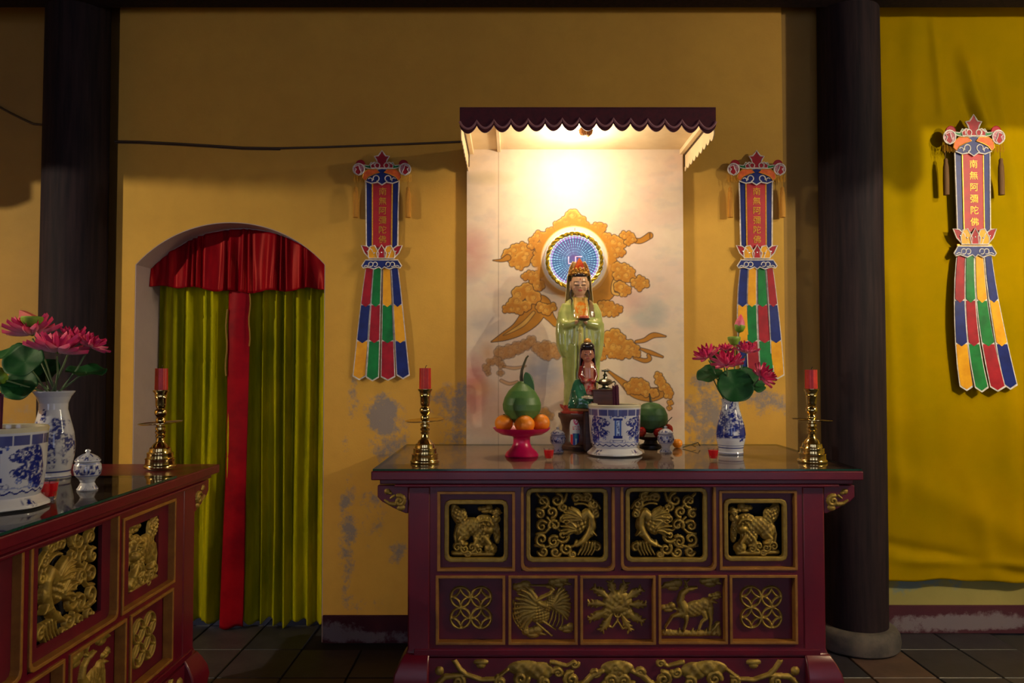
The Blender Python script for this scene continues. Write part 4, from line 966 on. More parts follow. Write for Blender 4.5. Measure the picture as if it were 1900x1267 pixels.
# candlesticks
def candlestick(loc, label, candle_h, candle_r, cl, tilt):
    t = thing('candlestick', label, 'candlestick', loc, 0, 'brass candlesticks on the altars')
    prof = [(0,0),(.058,0),(.060,.005),(.0585,.011),(.0545,.014),(.0535,.030),(.0545,.033),(.0545,.037),(.0490,.039),(.0475,.052),(.0485,.055),(.0480,.059),(.0415,.061),(.0385,.074),(.0390,.077),(.0320,.080),(.0270,.090),(.0180,.097),(.0150,.106),(.0125,.114),(.0180,.118),(.0185,.124),(.0130,.128),(.0195,.132),(.0205,.139),(.0135,.144),(.0190,.148),(.0190,.156),(.0125,.160),(.0125,.168)]
    MB().lathe(prof, 36).build('foot', M['brass'], t, 1)
    d = MB().lathe([(0,.0),(.074,.0015),(.081,.005),(.081,.0065),(.074,.0035),(0,.0025)], 40)
    o = d.build('drip_tray', M['brass'], t, 1, loc=(0,0,.1685)); o.rotation_euler = (tilt[0], tilt[1], 0)
    MB().lathe([(.0125,.169),(.018,.176),(.018,.188),(.013,.194),(.020,.203),(.0235,.212),(.0215,.222),(.014,.228),(.018,.234),(.020,.243),(.0205,.268),(.023,.271),(.0215,.274),(.024,.288),(.030,.296),(.030,.300),(.018,.300),(.018,.29),(0,.29)], 36).build('stem', M['brass'], t, 1)
    cdl = thing('candle', cl, 'candle', (loc[0], loc[1], loc[2]+.3005), 0, 'red candles in the candlesticks')
    MB().lathe([(0,-.010),(candle_r*.62,-.010),(candle_r*.72,0.0),(candle_r,.0006),(candle_r*.98,candle_h*.6),(candle_r*.97,candle_h),(candle_r*.6,candle_h-.003),(0,candle_h-.005)], 48, wave=lambda a, z: 1+.045*math.cos(9*a)).build('wax', M['wax'], cdl, 1)
    MB().tube([(0,0,candle_h-.006),(.001,0,candle_h+.004),(.004,0,candle_h+.010),(.007,0,candle_h+.011)], .0013, 6).build('wick', M['wick'], cdl, 1)
    return t
a = T(788.5, 858); candlestick(a, 'brass candlestick at the left end of the altar before the wall', .085, .0235, 'tall red candle on the brass stick at the left end of the wall altar', (.03,-.05))
a = T(1507, 857); candlestick(a, 'brass candlestick beside the right column, on the altar end', .078, .024, 'short red candle on the brass stick beside the right column', (-.02,.05))
a = T(297, 867); candlestick(a, 'brass candlestick in front of the doorway on the left altar', .084, .0235, 'red candle on the brass stick in front of the doorway', (.02,-.06))
# incense burners
def censer(loc, label, rot=0):
    t = thing('incense_pot', label, 'incense pot', loc, rot, 'blue and white incense pots')
    prof = resample([(.070,.018),(.096,.030),(.106,.052),(.111,.10),(.114,.16),(.117,.212),(.1185,.221),(.115,.225),(.108,.222),(.106,.20),(.0,.196)], 150)
    rn = random.Random(4)
    def fn(co):
        x, y, z = co.T; th = np.arctan2(x, -y); s = th*.114; r = np.hypot(x, y)
        c = np.tile(WHT, (len(co),1))
        # key band below the lip
        m = ((z > .178) & (z < .206)).astype(float); c = mixm(c, m*.9, BLU)
        m2 = m*(np.abs(np.mod(th*16/(2*PI)+.5, 1)-.5) < .045); c = mixm(c, m2, WHT)
        m = (z > .211).astype(float)*(r > .1); c = mixm(c, m*.8, A_(196,186,150))
        # dragons left and right of a plaque, mirrored, repeated behind
        sx = np.abs(s); n1 = fbm(sx*70+3, z*70, 4); n2_ = fbm(sx*160+3, z*160, 8)
        def blob(cx, cz, rx, rz): return np.clip(1.25-((sx-cx)/rx)**2-((z-cz)/rz)**2, 0, 1)
        d = np.maximum.reduce([blob(.106,.125,.034,.056), blob(.084,.150,.026,.024), blob(.085,.105,.036,.022), blob(.064,.160,.014,.009), blob(.122,.10,.026,.046), blob(.07,.138,.018,.010)])
        c = mixm(c, np.clip((d-.2)*5, 0, 1)*np.clip((n1-.22)*7, 0, 1), BLU)
        c = mixm(c, np.clip((d-.25)*4, 0, 1)*np.clip((n2_-.58)*8, 0, .8), WHT)
        e = np.hypot(sx-.078, z-.156); c = mixm(c, (e < .0055)*1., WHT); c = mixm(c, (e < .0028)*1., BLU)
        e = np.hypot(sx-.047, z-.146); c = mixm(c, ((e < .0115))*.95, BLU); c = mixm(c, (np.hypot(sx-.044, z-.149) < .0055)*.9, WHT)
        e = np.hypot(sx-.048, z-.104); c = mixm(c, (e < .011)*np.clip((n2_-.35)*6, 0, 1), BLU)
        e = np.hypot(sx-.028, z-.066); c = mixm(c, np.clip((.012-np.abs(e-.0))*200,0,1)*np.clip((n2_-.5)*8, 0, 1)*.9, BLU)
        for cx, cz, rr in ((.062,.082,.010),(.100,.068,.013),(.030,.172,.006)):
            e = np.hypot(sx-cx, z-cz); c = mixm(c, (e < rr)*np.clip((n2_-.42)*7, 0, 1), BLU2)
        # plaque with its column of four characters
        pl = (sx < .0165)*(z > .083)*(z < .168); c = mixm(c, pl*1., A_(44,80,160)); pl2 = (sx < .008)*(z > .090)*(z < .158); c = mixm(c, pl2*.9, A_(176,196,230))
        c = mixm(c, ((sx < .021)*((np.abs(z-.086) < .006)|(np.abs(z-.163) < .005)))*1., BLU)
        for k in range(4):
            zc = .150-.0165*k
            for q in range(4):
                ox, oz = rn.uniform(-.004,.004), rn.uniform(-.005,.005)
                c = mixm(c, ((np.abs(s-ox) < (.0045 if q % 2 else .001))*(np.abs(z-zc-oz) < (.0011 if q % 2 else .005)))*1., BLU)
        for cz, sg in ((.175,1),(.073,-1)): c = mixm(c, (np.abs(z-cz-sg*.25*(.02-np.abs(sx-.012)*1.0)*.3) < .0016)*(sx < .026)*.9, BLU)
        # waves near the base
        wv = (np.abs(z-.050-.0035*np.sin(th*22)) < .0022); c = mixm(c, wv*1., BLU); wv = (np.abs(z-.060-.004*np.abs(np.sin(th*11))) < .0016); c = mixm(c, wv*.6, BLU2)
        c = mixm(c, (z < .035)*.0, BLU)
        inner = (r < .107)*(z > .19); c = mixm(c, inner*1., A_(120,86,70)); return np.clip(c, 0, 1)
    painted(MB().lathe(prof, 260), 'bowl', M['porc_p'], fn, t)
    def wf(a, z): return 1+.02*math.cos(8*a)*(1 if z < .02 else .3)
    def ffn(co):
        x, y, z = co.T; th = np.arctan2(x, -y); c = np.tile(A_(210,208,212), (len(co),1))
        n = fbm(th*22+60, z*160, 3); u = np.abs(np.mod(th/(PI/2)+.5, 1)-.5); m = np.clip(1-((u-.0)/.0+0) if False else 1-((np.abs(np.mod(th-.75, PI/2)-.0)-.0)/.18)**2, 0, 1)
        m = np.clip(1-((np.mod(th-PI/4+PI/4, PI/2)-PI/4)/.2)**2, 0, 1)*np.clip(1-((z-.019)/.012)**2, 0, 1)
        return mixm(c, np.clip(m*2, 0, 1)*np.clip((n-.45)*8, 0, 1), BLU)
    fp = resample([(0,.003),(.108,.0005),(.121,.006),(.120,.013),(.108,.024),(.098,.034),(.090,.038),(.0,.036)], 60)
    painted(MB().lathe(fp, 160, wave=wf), 'foot', M['porc_p'], ffn, t)
    ash = MB(); ash.lathe([(0,.2055),(.05,.205),(.1055,.2015)], 40); ash.build('ash', M['ash'], t, 1)
    return t
M['ash'] = mat('grey_brown_ash', L(120,92,78), .95, col2=L(86,60,56), ns=60, bump=.6, bs=120)
CL = T(1140.5, 843); CL2 = T(-2, 941)
censer(CL, 'blue and white porcelain incense pot with dragons, in the middle of the wall altar')
censer(CL2, 'blue and white incense pot cut off by the left edge of the view', .45)
M['incense'] = mat('purple_red_incense', L(96,16,56), .7, col2=L(70,12,44), ns=90)
def incense(loc, label, n, rad, h, lean):
    t = thing('incense_bundle', label, 'incense', loc); r = random.Random(8)
    for i in range(n):
        a, q = i*2.4, rad*math.sqrt((i+.5)/n); hh = h*r.uniform(.9,1.02)
        MB().tube([(q*math.cos(a), q*math.sin(a), 0), (q*math.cos(a)*1.05+lean*hh, q*math.sin(a)*1.05, hh)], .0019, 5).build('incense_stick', M['incense'], t, 1)
incense((CL[0]+.004, CL[1]-.03, CL[2]+.207), 'bundle of dark purple incense sticks standing in the middle incense pot', 26, .014, .105, -.03)
incense((CL2[0]+.0, CL2[1]-.01, CL2[2]+.207), 'dark red incense sticks standing in the incense pot at the left edge', 12, .009, .11, .02)
# covered cups
M['lidk'] = M['porc_p']
def cup(loc, label, s, seed):
    t = thing('covered_cup', label, 'cup', loc, seed*.9, 'small blue and white covered cups')
    def fn(co):
        x, y, z = co.T; th = np.arctan2(x, -y); z = z/s; c = np.tile(WHT*.96, (len(co),1)); n = fbm(th*7+20, z*110, 3+seed)
        band = np.clip(1.2-((z-.058)/.014)**2, 0, 1); c = mixm(c, np.clip(band*2, 0, 1)*np.clip((n-.42)*7, 0, 1), BLU)
        for cz in (.041,.076): c = mixm(c, (np.abs(z-cz) < .0012)*.9, BLU2)
        c = mixm(c, np.clip(1-((z-.008)/.008)**2, 0, 1)*np.clip((n-.5)*7, 0, 1), BLU); return c
    pr = resample([(0,.0),(.027,.0),(.028,.003),(.022,.012),(.018,.021),(.022,.030),(.033,.042),(.0365,.056),(.035,.070),(.031,.078),(.028,.079),(0,.079)], 70)
    painted(MB().lathe([(r*s, z*s) for r, z in pr], 90), 'cup', M['porc_p'], fn, t)
    def fl(co):
        x, y, z = co.T; th = np.arctan2(x, -y); n = fbm(th*5+20, z*120/s, 13+seed); return mixm(np.tile(WHT*.96, (len(co),1)), np.clip((n-.5)*8, 0, 1)*(z/s < .103)*(z/s > .085), BLU)
    pr = resample([(.030,.0795),(.0335,.081),(.033,.085),(.025,.094),(.013,.101),(.006,.1035),(.005,.106),(.008,.109),(.006,.113),(0,.115)], 40)
    painted(MB().lathe([(r*s, z*s) for r, z in pr], 60), 'lid', M['porc_p'], fl, t)
cup(T(1035, 838), 'small blue and white covered cup between fruit stand and can', 1.0, 1)
cup(T(1235.5, 838.5), 'small blue and white covered cup right of the middle incense pot', 1.05, 2)
cup(T(162, 908), 'small blue and white covered cup on the left altar beside the tall vase', 1.12, 3)
# tea lights
M['redgel'] = mat('red_jelly_wax', L(190,14,24), .25, col2=L(150,8,20), ns=20, emit=.06)
def tealight(loc, label, s=1.0):
    t = thing('tea_light', label, 'tea light', loc, 0, 'red tea lights in glass cups')
    MB().lathe([(0,.0),(.015*s,.0),(.016*s,.003),(.023*s,.052*s),(.0215*s,.052*s),(.015*s,.006),(0,.006)], 28).build('glass_cup', M['candle_glass'], t, 1)
    MB().lathe([(0,.010*s),(.0152*s,.010*s),(.0212*s,.044*s),(0,.043*s)], 28).build('wax', M['redgel'], t, 1)
    MB().tube([(0,0,.041*s),(0.001,0,.050*s)], .001, 5).build('wick', M['wick'], t)
tealight(T(1018.5, 854), 'red tea light in a glass cup before the fruit stand', 1.0)
tealight(T(1323.5, 854), 'red tea light in a glass cup before the right vase', 1.0)
tealight(T(91, 927), 'red tea light in a glass cup on the left altar by the incense pot', 1.15)
# fruit stand with oranges and pomelo
M['pink'] = mat('magenta_plastic', L(206,16,86), .3, col2=L(176,10,72), ns=6)
fs_ = T(968, 845); t = thing('fruit_stand', 'magenta footed fruit stand left of the incense pot', 'fruit stand', fs_)
MB().lathe([(0,.0),(.073,.0),(.074,.005),(.066,.018),(.046,.036),(.037,.055),(.037,.080),(.042,.086),(.090,.094),(.115,.108),(.126,.121),(.1275,.123),(.1245,.123),(.112,.111),(.088,.099),(0,.095)], 56).build('bowl', M['pink'], t, 1)
M['orange_f'] = mat('orange_peel', L(240,142,24), .42, col2=L(226,116,16), ns=8, bump=.25, bs=240)
def orange(loc, label, r):
    t = thing('orange', label, 'orange', loc, 0, 'oranges on the fruit stand')
    MB().ell((0,0,r*.94), (r, r, r*.94), 28, 18).build('fruit', M['orange_f'], t, 1)
    MB().lathe([(0,-.002),(.004,-.002),(.005,.001),(0,.003)], 8, (0,0,r*1.88)).build('calyx', M['pom_leaf'], t, 1)
M['pom_leaf'] = mat('dark_green_leaf', L(44,92,36), .4, col2=L(30,70,30), ns=10)
for (dx, dy, r, lb) in ((-.078,-.028,.040,'left orange on the magenta fruit stand'),(.012,-.075,.043,'front orange in the middle of the magenta fruit stand'),(.083,-.018,.041,'right orange on the magenta fruit stand'),(.006,.074,.041,'orange at the back of the magenta fruit stand, behind the pomelo')):
    orange((fs_[0]+dx, fs_[1]+dy, fs_[2]+.1005+(.006 if abs(dx) > .07 else .001)), lb, r)
M['pomelo'] = mat('green_pomelo_skin', L(62,104,50), .45, col2=L(84,116,54), ns=5, bump=.15, bs=200)
M['pomelo2'] = mat('grey_green_pomelo_skin', L(66,110,60), .5, col2=L(50,90,54), ns=5, bump=.15, bs=200)
def pomelo(loc, label, prof, m, stem, leaf):
    t = thing('pomelo', label, 'pomelo', loc)
    MB().lathe(resample(prof, 40), 44, wave=lambda a, z: 1+.012*math.cos(3*a+z*20)).build('fruit', m, t, 1)
    MB().tube(stem, [.0085-.005*i/(len(stem)-1) for i in range(len(stem))], 8).build('stem', M['twig'], t, 1)
    if leaf:
        def fn(u, v):
            w_ = .026*math.sin(PI*min(1, v*1.02))**.75*(1-.25*v); x = (u-.5)*2*w_
            return (leaf[0]+.006+.02*v+.02*v*v+x*.8, leaf[1]-.014+x*.25, leaf[2]+.062-.075*v-.01*v*v+x*.5)
        MB().grid(8, 14, fn).build('leaf', M['pom_leaf'], t, 2, solid=.0012)
M['twig'] = mat('brown_green_stem', L(78,76,40), .7, col2=L(60,44,30), ns=20)
pomelo((fs_[0]+.0, fs_[1]+.002, fs_[2]+.140), 'big pear-shaped green pomelo with a leaf, on top of the oranges', [(0,0),(.035,.004),(.066,.026),(.083,.062),(.085,.085),(.076,.115),(.058,.145),(.038,.165),(.024,.178),(.016,.186),(0,.188)], M['pomelo'],
       [(0,0,.180),(-.002,0,.205),(.001,0,.235),(.010,.002,.262),(.021,.003,.290),(.030,.003,.300)], (.010,.0,.165))
# right fruit group
M['dish'] = mat('dark_wood_stand', L(44,22,26), .4, col2=L(30,16,22), ns=9)
rf = T(1209, 829); rf = (rf[0], -.20, ZG)
t = thing('fruit_dish', 'dark low footed dish under the round pomelo and apples', 'dish', rf)
MB().lathe([(0,0),(.055,0),(.055,.008),(.035,.016),(.03,.03),(.06,.038),(.105,.05),(.11,.056),(.10,.056),(.06,.046),(0,.044)], 40).build('bowl', M['dish'], t, 1)
pomelo((rf[0]+.0, rf[1]-.015, rf[2]+.066), 'round grey-green pomelo behind the incense pot, right side', [(0,0),(.04,.006),(.068,.028),(.080,.066),(.078,.092),(.064,.124),(.040,.143),(.018,.150),(0,.152)], M['pomelo2'], [(0,0,.148),(-.003,0,.165),(-.008,0,.195)], None)
M['apple'] = mat('red_apple_skin', L(168,26,24), .3, col2=L(196,84,36), ns=4, lo=.5, hi=.75)
M['yfruit'] = mat('yellow_orange_skin', L(232,150,24), .4, col2=L(222,120,20), ns=5)
def apple(loc, r, label, m, cat='apple', name='apple', stem=.035):
    t = thing(name, label, cat, loc)
    MB().lathe(resample([(0,.10*r),(.3*r,.0),(.62*r,.1*r),(.95*r,.6*r),(1.0*r,1.0*r),(.86*r,1.45*r),(.5*r,1.72*r),(.2*r,1.66*r),(0,1.5*r)], 24), 28).build('fruit', m, t, 1)
    if stem: MB().tube([(0,0,1.5*r),(.006,0,1.6*r+stem*.45),(.028,0,1.6*r+stem*1.1)], .0022, 6).build('stem', M['twig'], t, 1)
apple((rf[0]+.072, rf[1]-.026, rf[2]+.056), .032, 'red apple with a long stalk right of the round pomelo', M['apple'])
apple((rf[0]-.062, rf[1]-.062, rf[2]+.050), .030, 'red apple below the round pomelo, next to the incense pot rim', M['apple'], stem=.012)
apple((rf[0]+.026, rf[1]-.078, rf[2]+.050), .028, 'reddish orange apple behind the right covered cup', M['apple'], stem=.012)
apple((rf[0]+.118, rf[1]-.06, ZG), .024, 'small yellow fruit lying beside the right covered cup', M['yfruit'], 'fruit', 'mandarin', 0)
tw_ = thing('twig', 'short reddish brown twig lying on the altar right of the fruit', 'twig', (rf[0]+.15, rf[1]-.075, ZG+.004))
MB().tube([(-.01,0,0),(.03,.005,.012),(.065,.006,.022),(.075,.004,.006)], .003, 6).tube([(.03,.005,.012),(.05,-.012,.004)], .002, 5).build('branch', M['twig'], tw_, 1)
# drink can
cn_ = (PX(1068, -.30, 800), -.30, ZG); cz0 = PZ(767, -.30)-ZG
t = thing('drink_can', 'slim silver drink can with red and blue print', 'can', cn_)
def cfn(co):
    x, y, z = co.T; h = z/cz0; s = np.arctan2(x, -y); c = np.tile(A_(206,206,214), (len(co),1))
    e = np.hypot(s*.7, (h-.80)*2.6); c = mixm(c, ((e < .30)&(e > .17))*1., A_(196,30,110)); c = mixm(c, (np.abs((h-.80)*2.6-s*.7) < .06)*(e < .3)*1., A_(196,30,110))
    for k in range(5):
        ox = -.5+.25*k; c = mixm(c, (np.abs(s-ox) < .04)*(np.abs(h-.60) < .05)*1., A_(200,50,80)); c = mixm(c, (np.abs(s-ox-.07) < .08)*(np.abs(h-.60-(.04 if k % 2 else -.04)) < .012)*1., A_(200,50,80))
    lowm = (h < .45); e = np.hypot(s*.8, (h-.34)*2.2); c = mixm(c, lowm*(np.abs(s) < .62)*1., A_(28,60,150)); c = mixm(c, (e < .24)*1., A_(20,120,150))
    c = mixm(c, (h < .42)*(h > .12)*(np.abs(np.abs(s)-.85) < .28)*1., A_(190,30,50)); c = mixm(c, (np.abs(s) < .12)*(h < .30)*(h > .06)*1., A_(160,190,220)); return c
pr = resample([(0,.004),(.020,.002),(.024,0),(.0285,.006),(.0285,cz0-.012),(.025,cz0-.003),(.0255,cz0),(.023,cz0-.001),(.021,cz0-.005),(0,cz0-.005)], 130)
painted(MB().lathe(pr, 120), 'can_body', M['canm'] if 'canm' in M else M.setdefault('canm', mat('printed_metal', L(255,255,255), .35, 0, col2=L(230,230,230), paint=True)), cfn, t)
MB().ell((0,-.004,cz0-.0035), (.008,.011,.0012), 10, 6).build('ring_pull', M['sequin'], t, 1)
# vases
def landscape(seed, k0, k1, hh, R0):
    def fn(co):
        x, y, z = co.T; th = np.arctan2(x, -y); s = th*R0; h = z/hh; c = np.tile(WHT, (len(co),1))
        n = fbm(s*60+40, z*55, seed); n2_ = fbm(s*150+40, z*170, seed+3); n3_ = fbm(s*20+9, z*24, seed+5)
        band = np.clip(1-((h-(k0+k1)/2)/((k1-k0)/2))**2, 0, 1)
        m = np.clip((n3_*.9+n*.5+band*.35-.86)*7, 0, 1)*np.clip((n2_-.30)*5, 0, 1)*(band > 0); c = mixm(c, m*.95, BLU)
        tr = np.clip(1-np.abs(s-.012-.02*np.sin(z*22))/.016, 0, 1)*(h > k0)*(h < k1+.06); c = mixm(c, np.clip(tr*2.4, 0, 1)*np.clip((n2_-.42)*7, 0, 1), BLU)
        return c
    return fn
v1 = T(97, 885)
v2 = T(1356, 841)
def vase(loc, label, prof, fn, extra=None):
    t = thing('flower_vase', label, 'vase', loc)
    hh = max(z for r, z in prof)
    def f2(co):
        c = fn(co); x, y, z = co.T; h = z/hh
        for a in (extra or ()): c = mixm(c, (np.abs(h-a) < .007)*.95, BLU)
        return c
    n = len(prof); outer = resample(prof, 130); inner = [(r-.004, z) for r, z in prof[::-1] if z > .06*hh] + [(0, .07*hh)]
    inner[0] = (prof[-1][0]-.003, hh); inner = [(max(0, r), z) for r, z in inner]
    painted(MB().lathe(outer+inner, 150), 'body', M['porc_p'], f2, t)
    return t, hh
f1 = landscape(11, .12, .72, .31, .065)
vase(v1, 'tall white vase with blue landscape on the left altar, holding pink lotus flowers', [(0,0),(.058,0),(.060,.004),(.057,.012),(.057,.022),(.060,.034),(.068,.075),(.071,.112),(.066,.160),(.054,.205),(.0455,.240),(.046,.262),(.055,.285),(.067,.302),(.068,.305)], f1, (.018,.075))
def f2_(co):
    c = landscape(21, .22, .98, .26, .06)(co); x, y, z = co.T; h = z/.245; th = np.arctan2(x, -y); n = fbm(th*4+30, z*90, 7); n2_ = fbm(th*9+30, z*200, 17)
    b = np.clip(1.3-((h-.42)/.12)**2, 0, 1); c = mixm(c, np.clip(b*2, 0, 1)*np.clip((n-.30)*6, 0, 1), BLU); c = mixm(c, np.clip((n2_-.52)*6, 0, 1)*(h > .45)*(h < .95)*.85, BLU); return c
vase(v2, 'smaller blue and white vase on the wall altar, holding pink lotus flowers', [(0,0),(.054,0),(.057,.004),(.054,.012),(.056,.03),(.063,.062),(.066,.088),(.061,.125),(.050,.165),(.040,.200),(.036,.222),(.039,.240),(.043,.246)], f2_, (.02,.12,.16))
# ================================================================ LOTUS FLOWERS
M['petal'] = mat('pink_lotus_petal', L(255,255,255), .55, col2=L(225,200,210), ns=9, paint=True, sheen=.2)
M['lleaf'] = mat('lotus_leaf_cloth', L(18,72,30), .6, col2=L(10,52,28), ns=6, bump=.2, bs=40, spec=.2)
M['lstem'] = mat('grey_green_stem', L(92,116,74), .6, col2=L(70,90,60), ns=10)
M['pod'] = mat('yellow_green_seed_pod', L(130,160,50), .5, col2=L(90,130,40), ns=20)
def petal_mesh(ln, wd, cup, curl, pale):
    nu, nv = 4, 7; vs = []; cs = []
    for j in range(nv+1):
        v = j/nv; w_ = wd*(math.sin(PI*min(1, v*.93+.06))**.8)*(1-.15*v) if v < 1 else .0006
        for i in range(nu+1):
            u = (i/nu-.5)*2; x = u*w_
            up_ = cup*(u*u)*wd + curl*ln*v*v
            vs.append((x, ln*v, up_)); k = v**.8
            base = A_(240,176,196) if pale else A_(222,64,130); tip = A_(212,14,92)
            cs.append(tuple(base*(1-k)+tip*k)+(1,))
    fs = [(j*(nu+1)+i, j*(nu+1)+i+1, (j+1)*(nu+1)+i+1, (j+1)*(nu+1)+i) for j in range(nv) for i in range(nu)]
    me = bpy.data.meshes.new('petal'); me.from_pydata(vs, [], fs); me.materials.append(M['petal'])
    me.polygons.foreach_set('use_smooth', [True]*len(fs))
    a = me.color_attributes.new('Col', 'FLOAT_COLOR', 'POINT'); a.data.foreach_set('color', np.array(cs, np.float32).ravel()); return me
PET = [petal_mesh(1, .19, .8, .22, True), petal_mesh(.86, .165, .9, .34, False), petal_mesh(.64, .13, .9, .3, False)]
def lotus(pos, foot, size, tilt, label, group, open_=0):
    """pos: centre of the flower, foot: where its stem enters the vase; both in world space"""
    t = thing('lotus_flower', label, 'flower', foot, 0, group)
    d = Vector(pos)-Vector(foot); R = Euler(tilt).to_matrix(); r = random.Random(int(pos[0]*999)+7)
    mid = d*.5+Vector((d.x*.12, 0, d.z*.06))
    MB().tube([(0,0,0), mid*.5+Vector((0,0,.0)), mid, d*.8, d-R@Vector((0,0,.012))], .0032, 6).build('stem', M['lstem'], t, 1)
    pod = MB().lathe([(0,-.004),(.12*size,.02*size),(.17*size,.20*size),(.15*size,.24*size),(0,.22*size)], 14).build('seed_pod', M['pod'], t, 1, loc=d)
    pod.rotation_euler = tilt
    big = size > .085
    for k, (n, pitch, lift) in enumerate(((13, 6, 0), (12, 26, .04), (10, 48, .07)) if big else ((11, 8, 0), (10, 30, .04), (8, 54, .07))):
        for i in range(n):
            o = link('petal', PET[k], t)
            a = 2*PI*(i+.5*k)/n+r.uniform(-.1,.1); p = math.radians(pitch+r.uniform(-9,9)-open_)
            m = Matrix.Translation(d) @ R.to_4x4() @ Matrix.Translation((0,0,lift*size)) @ Matrix.Rotation(a, 4, 'Z') @ Matrix.Translation((0,.07*size,0)) @ Matrix.Rotation(p, 4, 'X') @ Matrix.Diagonal((size*(.92 if big else 1), size*r.uniform(.9,1.08), size, 1))
            o.matrix_local = m
    return t
def lotus_leaf(pos, foot, rad, tilt, label, group, fold=0, wav=.08):
    t = thing('lotus_leaf', label, 'leaf', foot, 0, group); d = Vector(pos)-Vector(foot); R = Euler(tilt).to_matrix()
    MB().tube([(0,0,0), d*.45+Vector((d.x*.1,0,.01)), d*.85+Vector((0,0,.004)), d], .003, 6).build('stem', M['lstem'], t, 1)
    nr, nt_ = 9, 40; vs = []
    for i in range(nr+1):
        for k in range(nt_):
            a = 2*PI*k/nt_; q = rad*i/nr*(1-.10*math.exp(-(((a+PI) % (2*PI)-PI)/.12)**2)*(i/nr)); x, y = q*math.cos(a), q*math.sin(a)
            z = .18*q*q/rad+wav*rad*math.sin(5*a+pos[0]*9)*(i/nr)**2+.012*rad*abs(math.sin(9*a))*(i/nr)-fold*abs(x)*.8
            vs.append(d+R@Vector((x, y, z)))
    fs = [(i*nt_+k, i*nt_+(k+1) % nt_, (i+1)*nt_+(k+1) % nt_, (i+1)*nt_+k) for i in range(nr) for k in range(nt_)]
    MB().add(vs, fs).build('blade', M['lleaf'], t, 2, solid=.001)
def bud(pos, foot, h, wd, label, green, group, tilt=(0,0,0)):
    t = thing('lotus_bud', label, 'flower bud', foot, 0, group); d = Vector(pos)-Vector(foot)
    MB().tube([(0,0,0), d*.5+Vector((.006,0,0)), d], .0028, 6).build('stem', M['lstem'], t, 1)
    if not green:
        pr = [(0,0),(wd*.7,h*.12),(wd,h*.35),(wd*.78,h*.62),(wd*.34,h*.87),(0,h)]
        o = painted(MB().lathe(resample(pr, 24), 20, wave=lambda a, z: 1+.05*math.cos(4*a+z*30)), 'petals', M['petal'], lambda co: A_(196,120,150)*(1-np.clip(co[:,2:3]/h,0,1))+A_(222,40,90)*np.clip(co[:,2:3]/h,0,1), t, loc=d); o.rotation_euler = tilt
        c = MB().lathe([(0,-.003),(wd*.75,h*.08),(wd*1.06,h*.32),(wd*1.0,h*.4),(wd*.9,h*.34),(0,h*.05)], 16, wave=lambda a, z: 1+.06*math.cos(5*a)).build('sepals', M['pod'], t, 1, loc=d); c.rotation_euler = tilt
    else:
        o = MB().lathe([(0,0),(wd*.5,h*.1),(wd*.95,h*.6),(wd,h*.85),(wd*.92,h*.95),(0,h)], 20, wave=lambda a, z: 1+.03*math.cos(10*a)).build('pod', M['pod'], t, 1, loc=d); o.rotation_euler = tilt
        return t, o, d
# right vase
G2 = 'lotus stems in the right vase'; y2 = v2[1]; top2 = (v2[0], y2, v2[2]+.215)
def at(px, py, Y): x, z = P(px, py, Y); return (x, Y, z)
def ft(v, top, k): return (top[0]+.012*math.cos(k*1.9), top[1]+.012*math.sin(k*1.9), top[2])
lotus(at(1313,664,y2-.03), ft(v2,top2,0), .066, (.25,-.5,0), 'pink lotus flower at the left of the right vase', G2)
lotus(at(1349,678,y2-.09), ft(v2,top2,1), .074, (.55,-.08,0), 'largest pink lotus flower, front and centre of the right vase', G2)
lotus(at(1384,655,y2-.02), ft(v2,top2,2), .058, (.3,.2,0), 'pink lotus flower at the back, under the bud of the right vase', G2)
lotus(at(1412,700,y2-.06), ft(v2,top2,3), .066, (.65,.75,0), 'pink lotus flower drooping to the right of the right vase', G2)
lotus(at(1345,652,y2+.06), ft(v2,top2,4), .044, (.2,.0,0), 'small pink lotus flower half hidden behind the others in the right vase', G2)
bud(at(1371,617,y2-.01), ft(v2,top2,5), .085, .023, 'closed pink lotus bud standing highest in the right vase', False, G2, (0,.12,0))
bud(at(1362,641,y2-.03), ft(v2,top2,6), .042, .028, 'round green seed pod just below the pink bud in the right vase', True, G2)
lotus_leaf(at(1364,717,y2-.075), ft(v2,top2,7), .080, (1.15,0,-.1), 'large round green leaf hanging over the front of the right vase', G2)
lotus_leaf(at(1318,694,y2-.02), ft(v2,top2,8), .062, (.55,-.25,0), 'green lotus leaf on the left side of the right vase', G2, .35)
lotus_leaf(at(1392,706,y2+.01), ft(v2,top2,9), .075, (.75,.35,0), 'dark green leaf behind the drooping flower of the right vase', G2, .2)
lotus_leaf(at(1340,668,y2+.05), ft(v2,top2,10), .055, (.7,-.1,0), 'green leaf at the back of the right vase', G2, .2)
# left vase
G1 = 'lotus stems in the left vase'; y1 = v1[1]; top1 = (v1[0], y1, v1[2]+.285)
lotus(at(60,622,y1+.03), ft(v1,top1,0), .092, (.02,-.1,0), 'pink lotus flower at the upper left of the tall left vase', G1, 4)
lotus(at(107,655,y1-.06), ft(v1,top1,1), .094, (-.12,.08,0), 'largest pink lotus flower, right above the mouth of the left vase', G1, 6)
lotus(at(136,634,y1+.05), ft(v1,top1,2), .064, (.1,.1,0), 'pink lotus flower right of centre behind the largest one, left vase', G1)
lotus(at(168,644,y1-.01), ft(v1,top1,3), .056, (.05,.5,0), 'smallest pink lotus flower at the far right of the left vase', G1, 4)
bt, bo, bd = bud(at(59,608,y1+.0), ft(v1,top1,4), .042, .036, 'yellow-green seed pod with pink stub, highest on the left vase', True, G1)
MB().prism([(-.034,.034),(-.034,.062),(-.022,.058),(.004,.046),(.014,.040)], -.02, .012).build('pink_stub', M['wax2'] if 'wax2' in M else M.setdefault('wax2', mat('salmon_petal_stub', L(232,110,100), .6)), bt, False, loc=bd)
